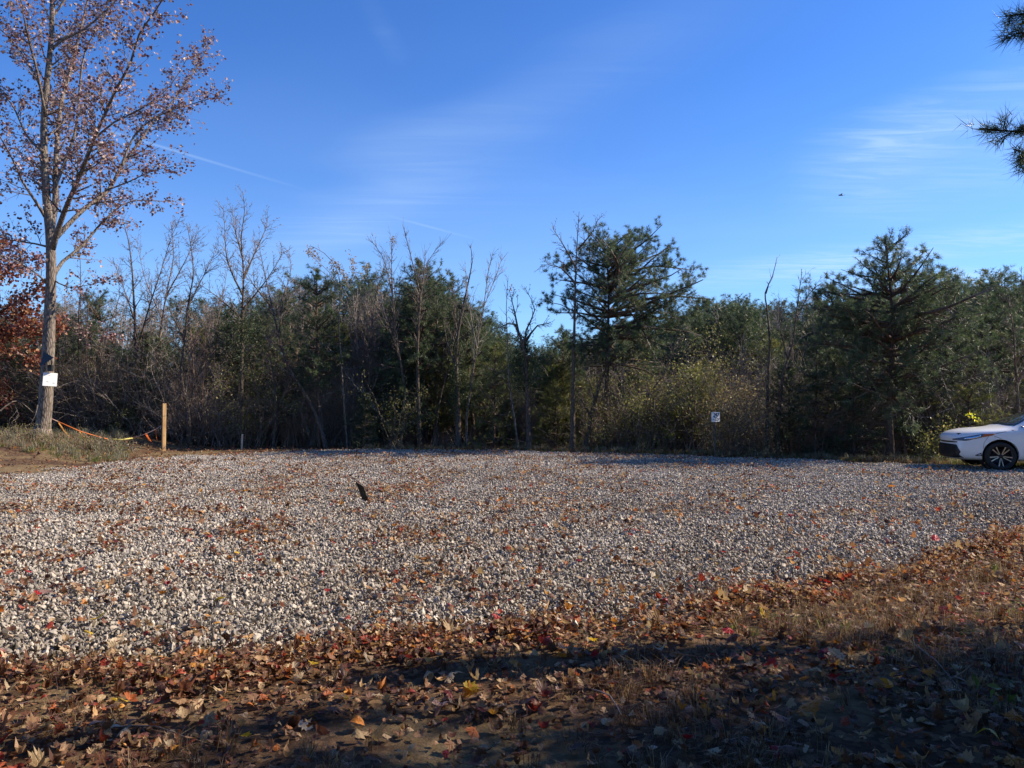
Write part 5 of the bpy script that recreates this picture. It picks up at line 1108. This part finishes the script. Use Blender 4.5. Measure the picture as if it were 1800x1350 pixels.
    patch('side_window', [(2.76, 1.385), (3.1, 1.375), (3.42, 1.31)], [(2.76, .97), (3.1, .975), (3.42, .985)], S_, glass)
    patch('quarter_window', [(1.30, .985), (1.44, 1.05)], [(1.28, .955), (1.44, .96)], S_, glass, nu=5, nv=3)
    patch('door_gap', [(1.44, .94), (1.46, .60), (1.52, .26)], [(1.452, .94), (1.472, .60), (1.532, .26)], S_, black, nu=14, nv=1, off=.003)
    patch('door_gap', [(2.70, .96), (2.70, .26)], [(2.712, .96), (2.712, .26)], S_, black, nu=14, nv=1, off=.003)
    patch('bonnet_gap', [(.86, .83), (1.1, .885), (1.30, .925)], [(.86, .822), (1.1, .877), (1.30, .917)], S_, black, nu=16, nv=1, off=.003)
    patch('bumper_gap', [(.72, .775), (.62, .62), (.60, .45)], [(.726, .775), (.626, .62), (.606, .45)], (.2, 1, 0), black, nu=10, nv=1, off=.003)
    patch('wing_gap', [(.83, .775), (.98, .715)], [(.83, .768), (.98, .708)], S_, black, nu=8, nv=1, off=.003)
    patch('tail_light', [(4.2, .93), (4.5, .93)], [(4.25, .80), (4.5, .78)], (-.3, 1, 0), redl)
    patch('door_handle', [(2.48, .855), (2.64, .862)], [(2.48, .835), (2.64, .842)], S_, chrome, nu=6, nv=2, off=.02)
    for sgn in (-1, 1):
        b2 = bmesh.new(); bmesh.ops.create_uvsphere(b2, u_segments=16, v_segments=10, radius=1, matrix=Matrix.Translation((1.78, sgn * .99, 1.0)) @ Matrix.Diagonal((.10, .10, .075, 1)))
        box(b2, (1.76, sgn * .90, .97), (.06, .12, .04)); bm_obj('wing_mirror', b2, paint, car, True)
    for x in (.96, 3.66):
        for sgn in (-1, 1):
            wh = bpy.data.objects.new('wheel', None); COL.objects.link(wh); wh.parent = car; wh.location = (x, sgn * .78, .318); wh.rotation_euler = (0, 0, 0 if sgn < 0 else math.pi)
            # lathe profile (y outwards is -y)
            def lathe(prof, k=44):
                b3 = bmesh.new(); R_ = [[b3.verts.new((r * math.cos(a), y, r * math.sin(a))) for r, y in prof] for a in [2 * math.pi * i / k for i in range(k)]]
                for i in range(k):
                    for j in range(len(prof) - 1): b3.faces.new([R_[i][j], R_[i][j + 1], R_[(i + 1) % k][j + 1], R_[(i + 1) % k][j]])
                return b3
            bm_obj('tyre', lathe([(.236, .09), (.29, .105), (.314, .08), (.318, 0), (.314, -.08), (.29, -.105), (.246, -.10), (.238, -.09)]), rubber, wh, True)
            bm_obj('rim', lathe([(.240, -.098), (.230, -.100), (.208, -.06), (.20, .08), (.05, .085), (.0, .085)]), dalloy, wh, True)
            b4 = bmesh.new()
            for q in range(5):
                for off in (-.20, .20):
                    a = 2 * math.pi * q / 5 + math.pi / 2 * 1.0 + math.pi + off; a0 = 2 * math.pi * q / 5 + math.pi / 2 + math.pi + off * .9
                    p0 = Vector((math.cos(a0) * .045, -.075, math.sin(a0) * .045)); p1 = Vector((math.cos(a) * .228, -.095, math.sin(a) * .228))
                    d_ = (p1 - p0); n_ = Vector((-d_.z, 0, d_.x)).normalized(); w0, w1 = .009, .013
                    vs = [b4.verts.new(v) for v in (p0 - n_ * w0, p0 + n_ * w0, p1 + n_ * w1, p1 - n_ * w1)]; bmesh.ops.solidify(b4, geom=[b4.faces.new(vs)], thickness=.02)
            bm_obj('spokes', b4, alloy, wh)
            bm_obj('hub_cap', lathe([(.045, -.06), (.045, -.082), (.03, -.088), (0, -.088)], 20), dalloy, wh, True)
            arch = lathe([(.36, .25), (.36, -.03)], 40); bm_obj('wheel_well', arch, black, wh, True)
    return car
build_car()
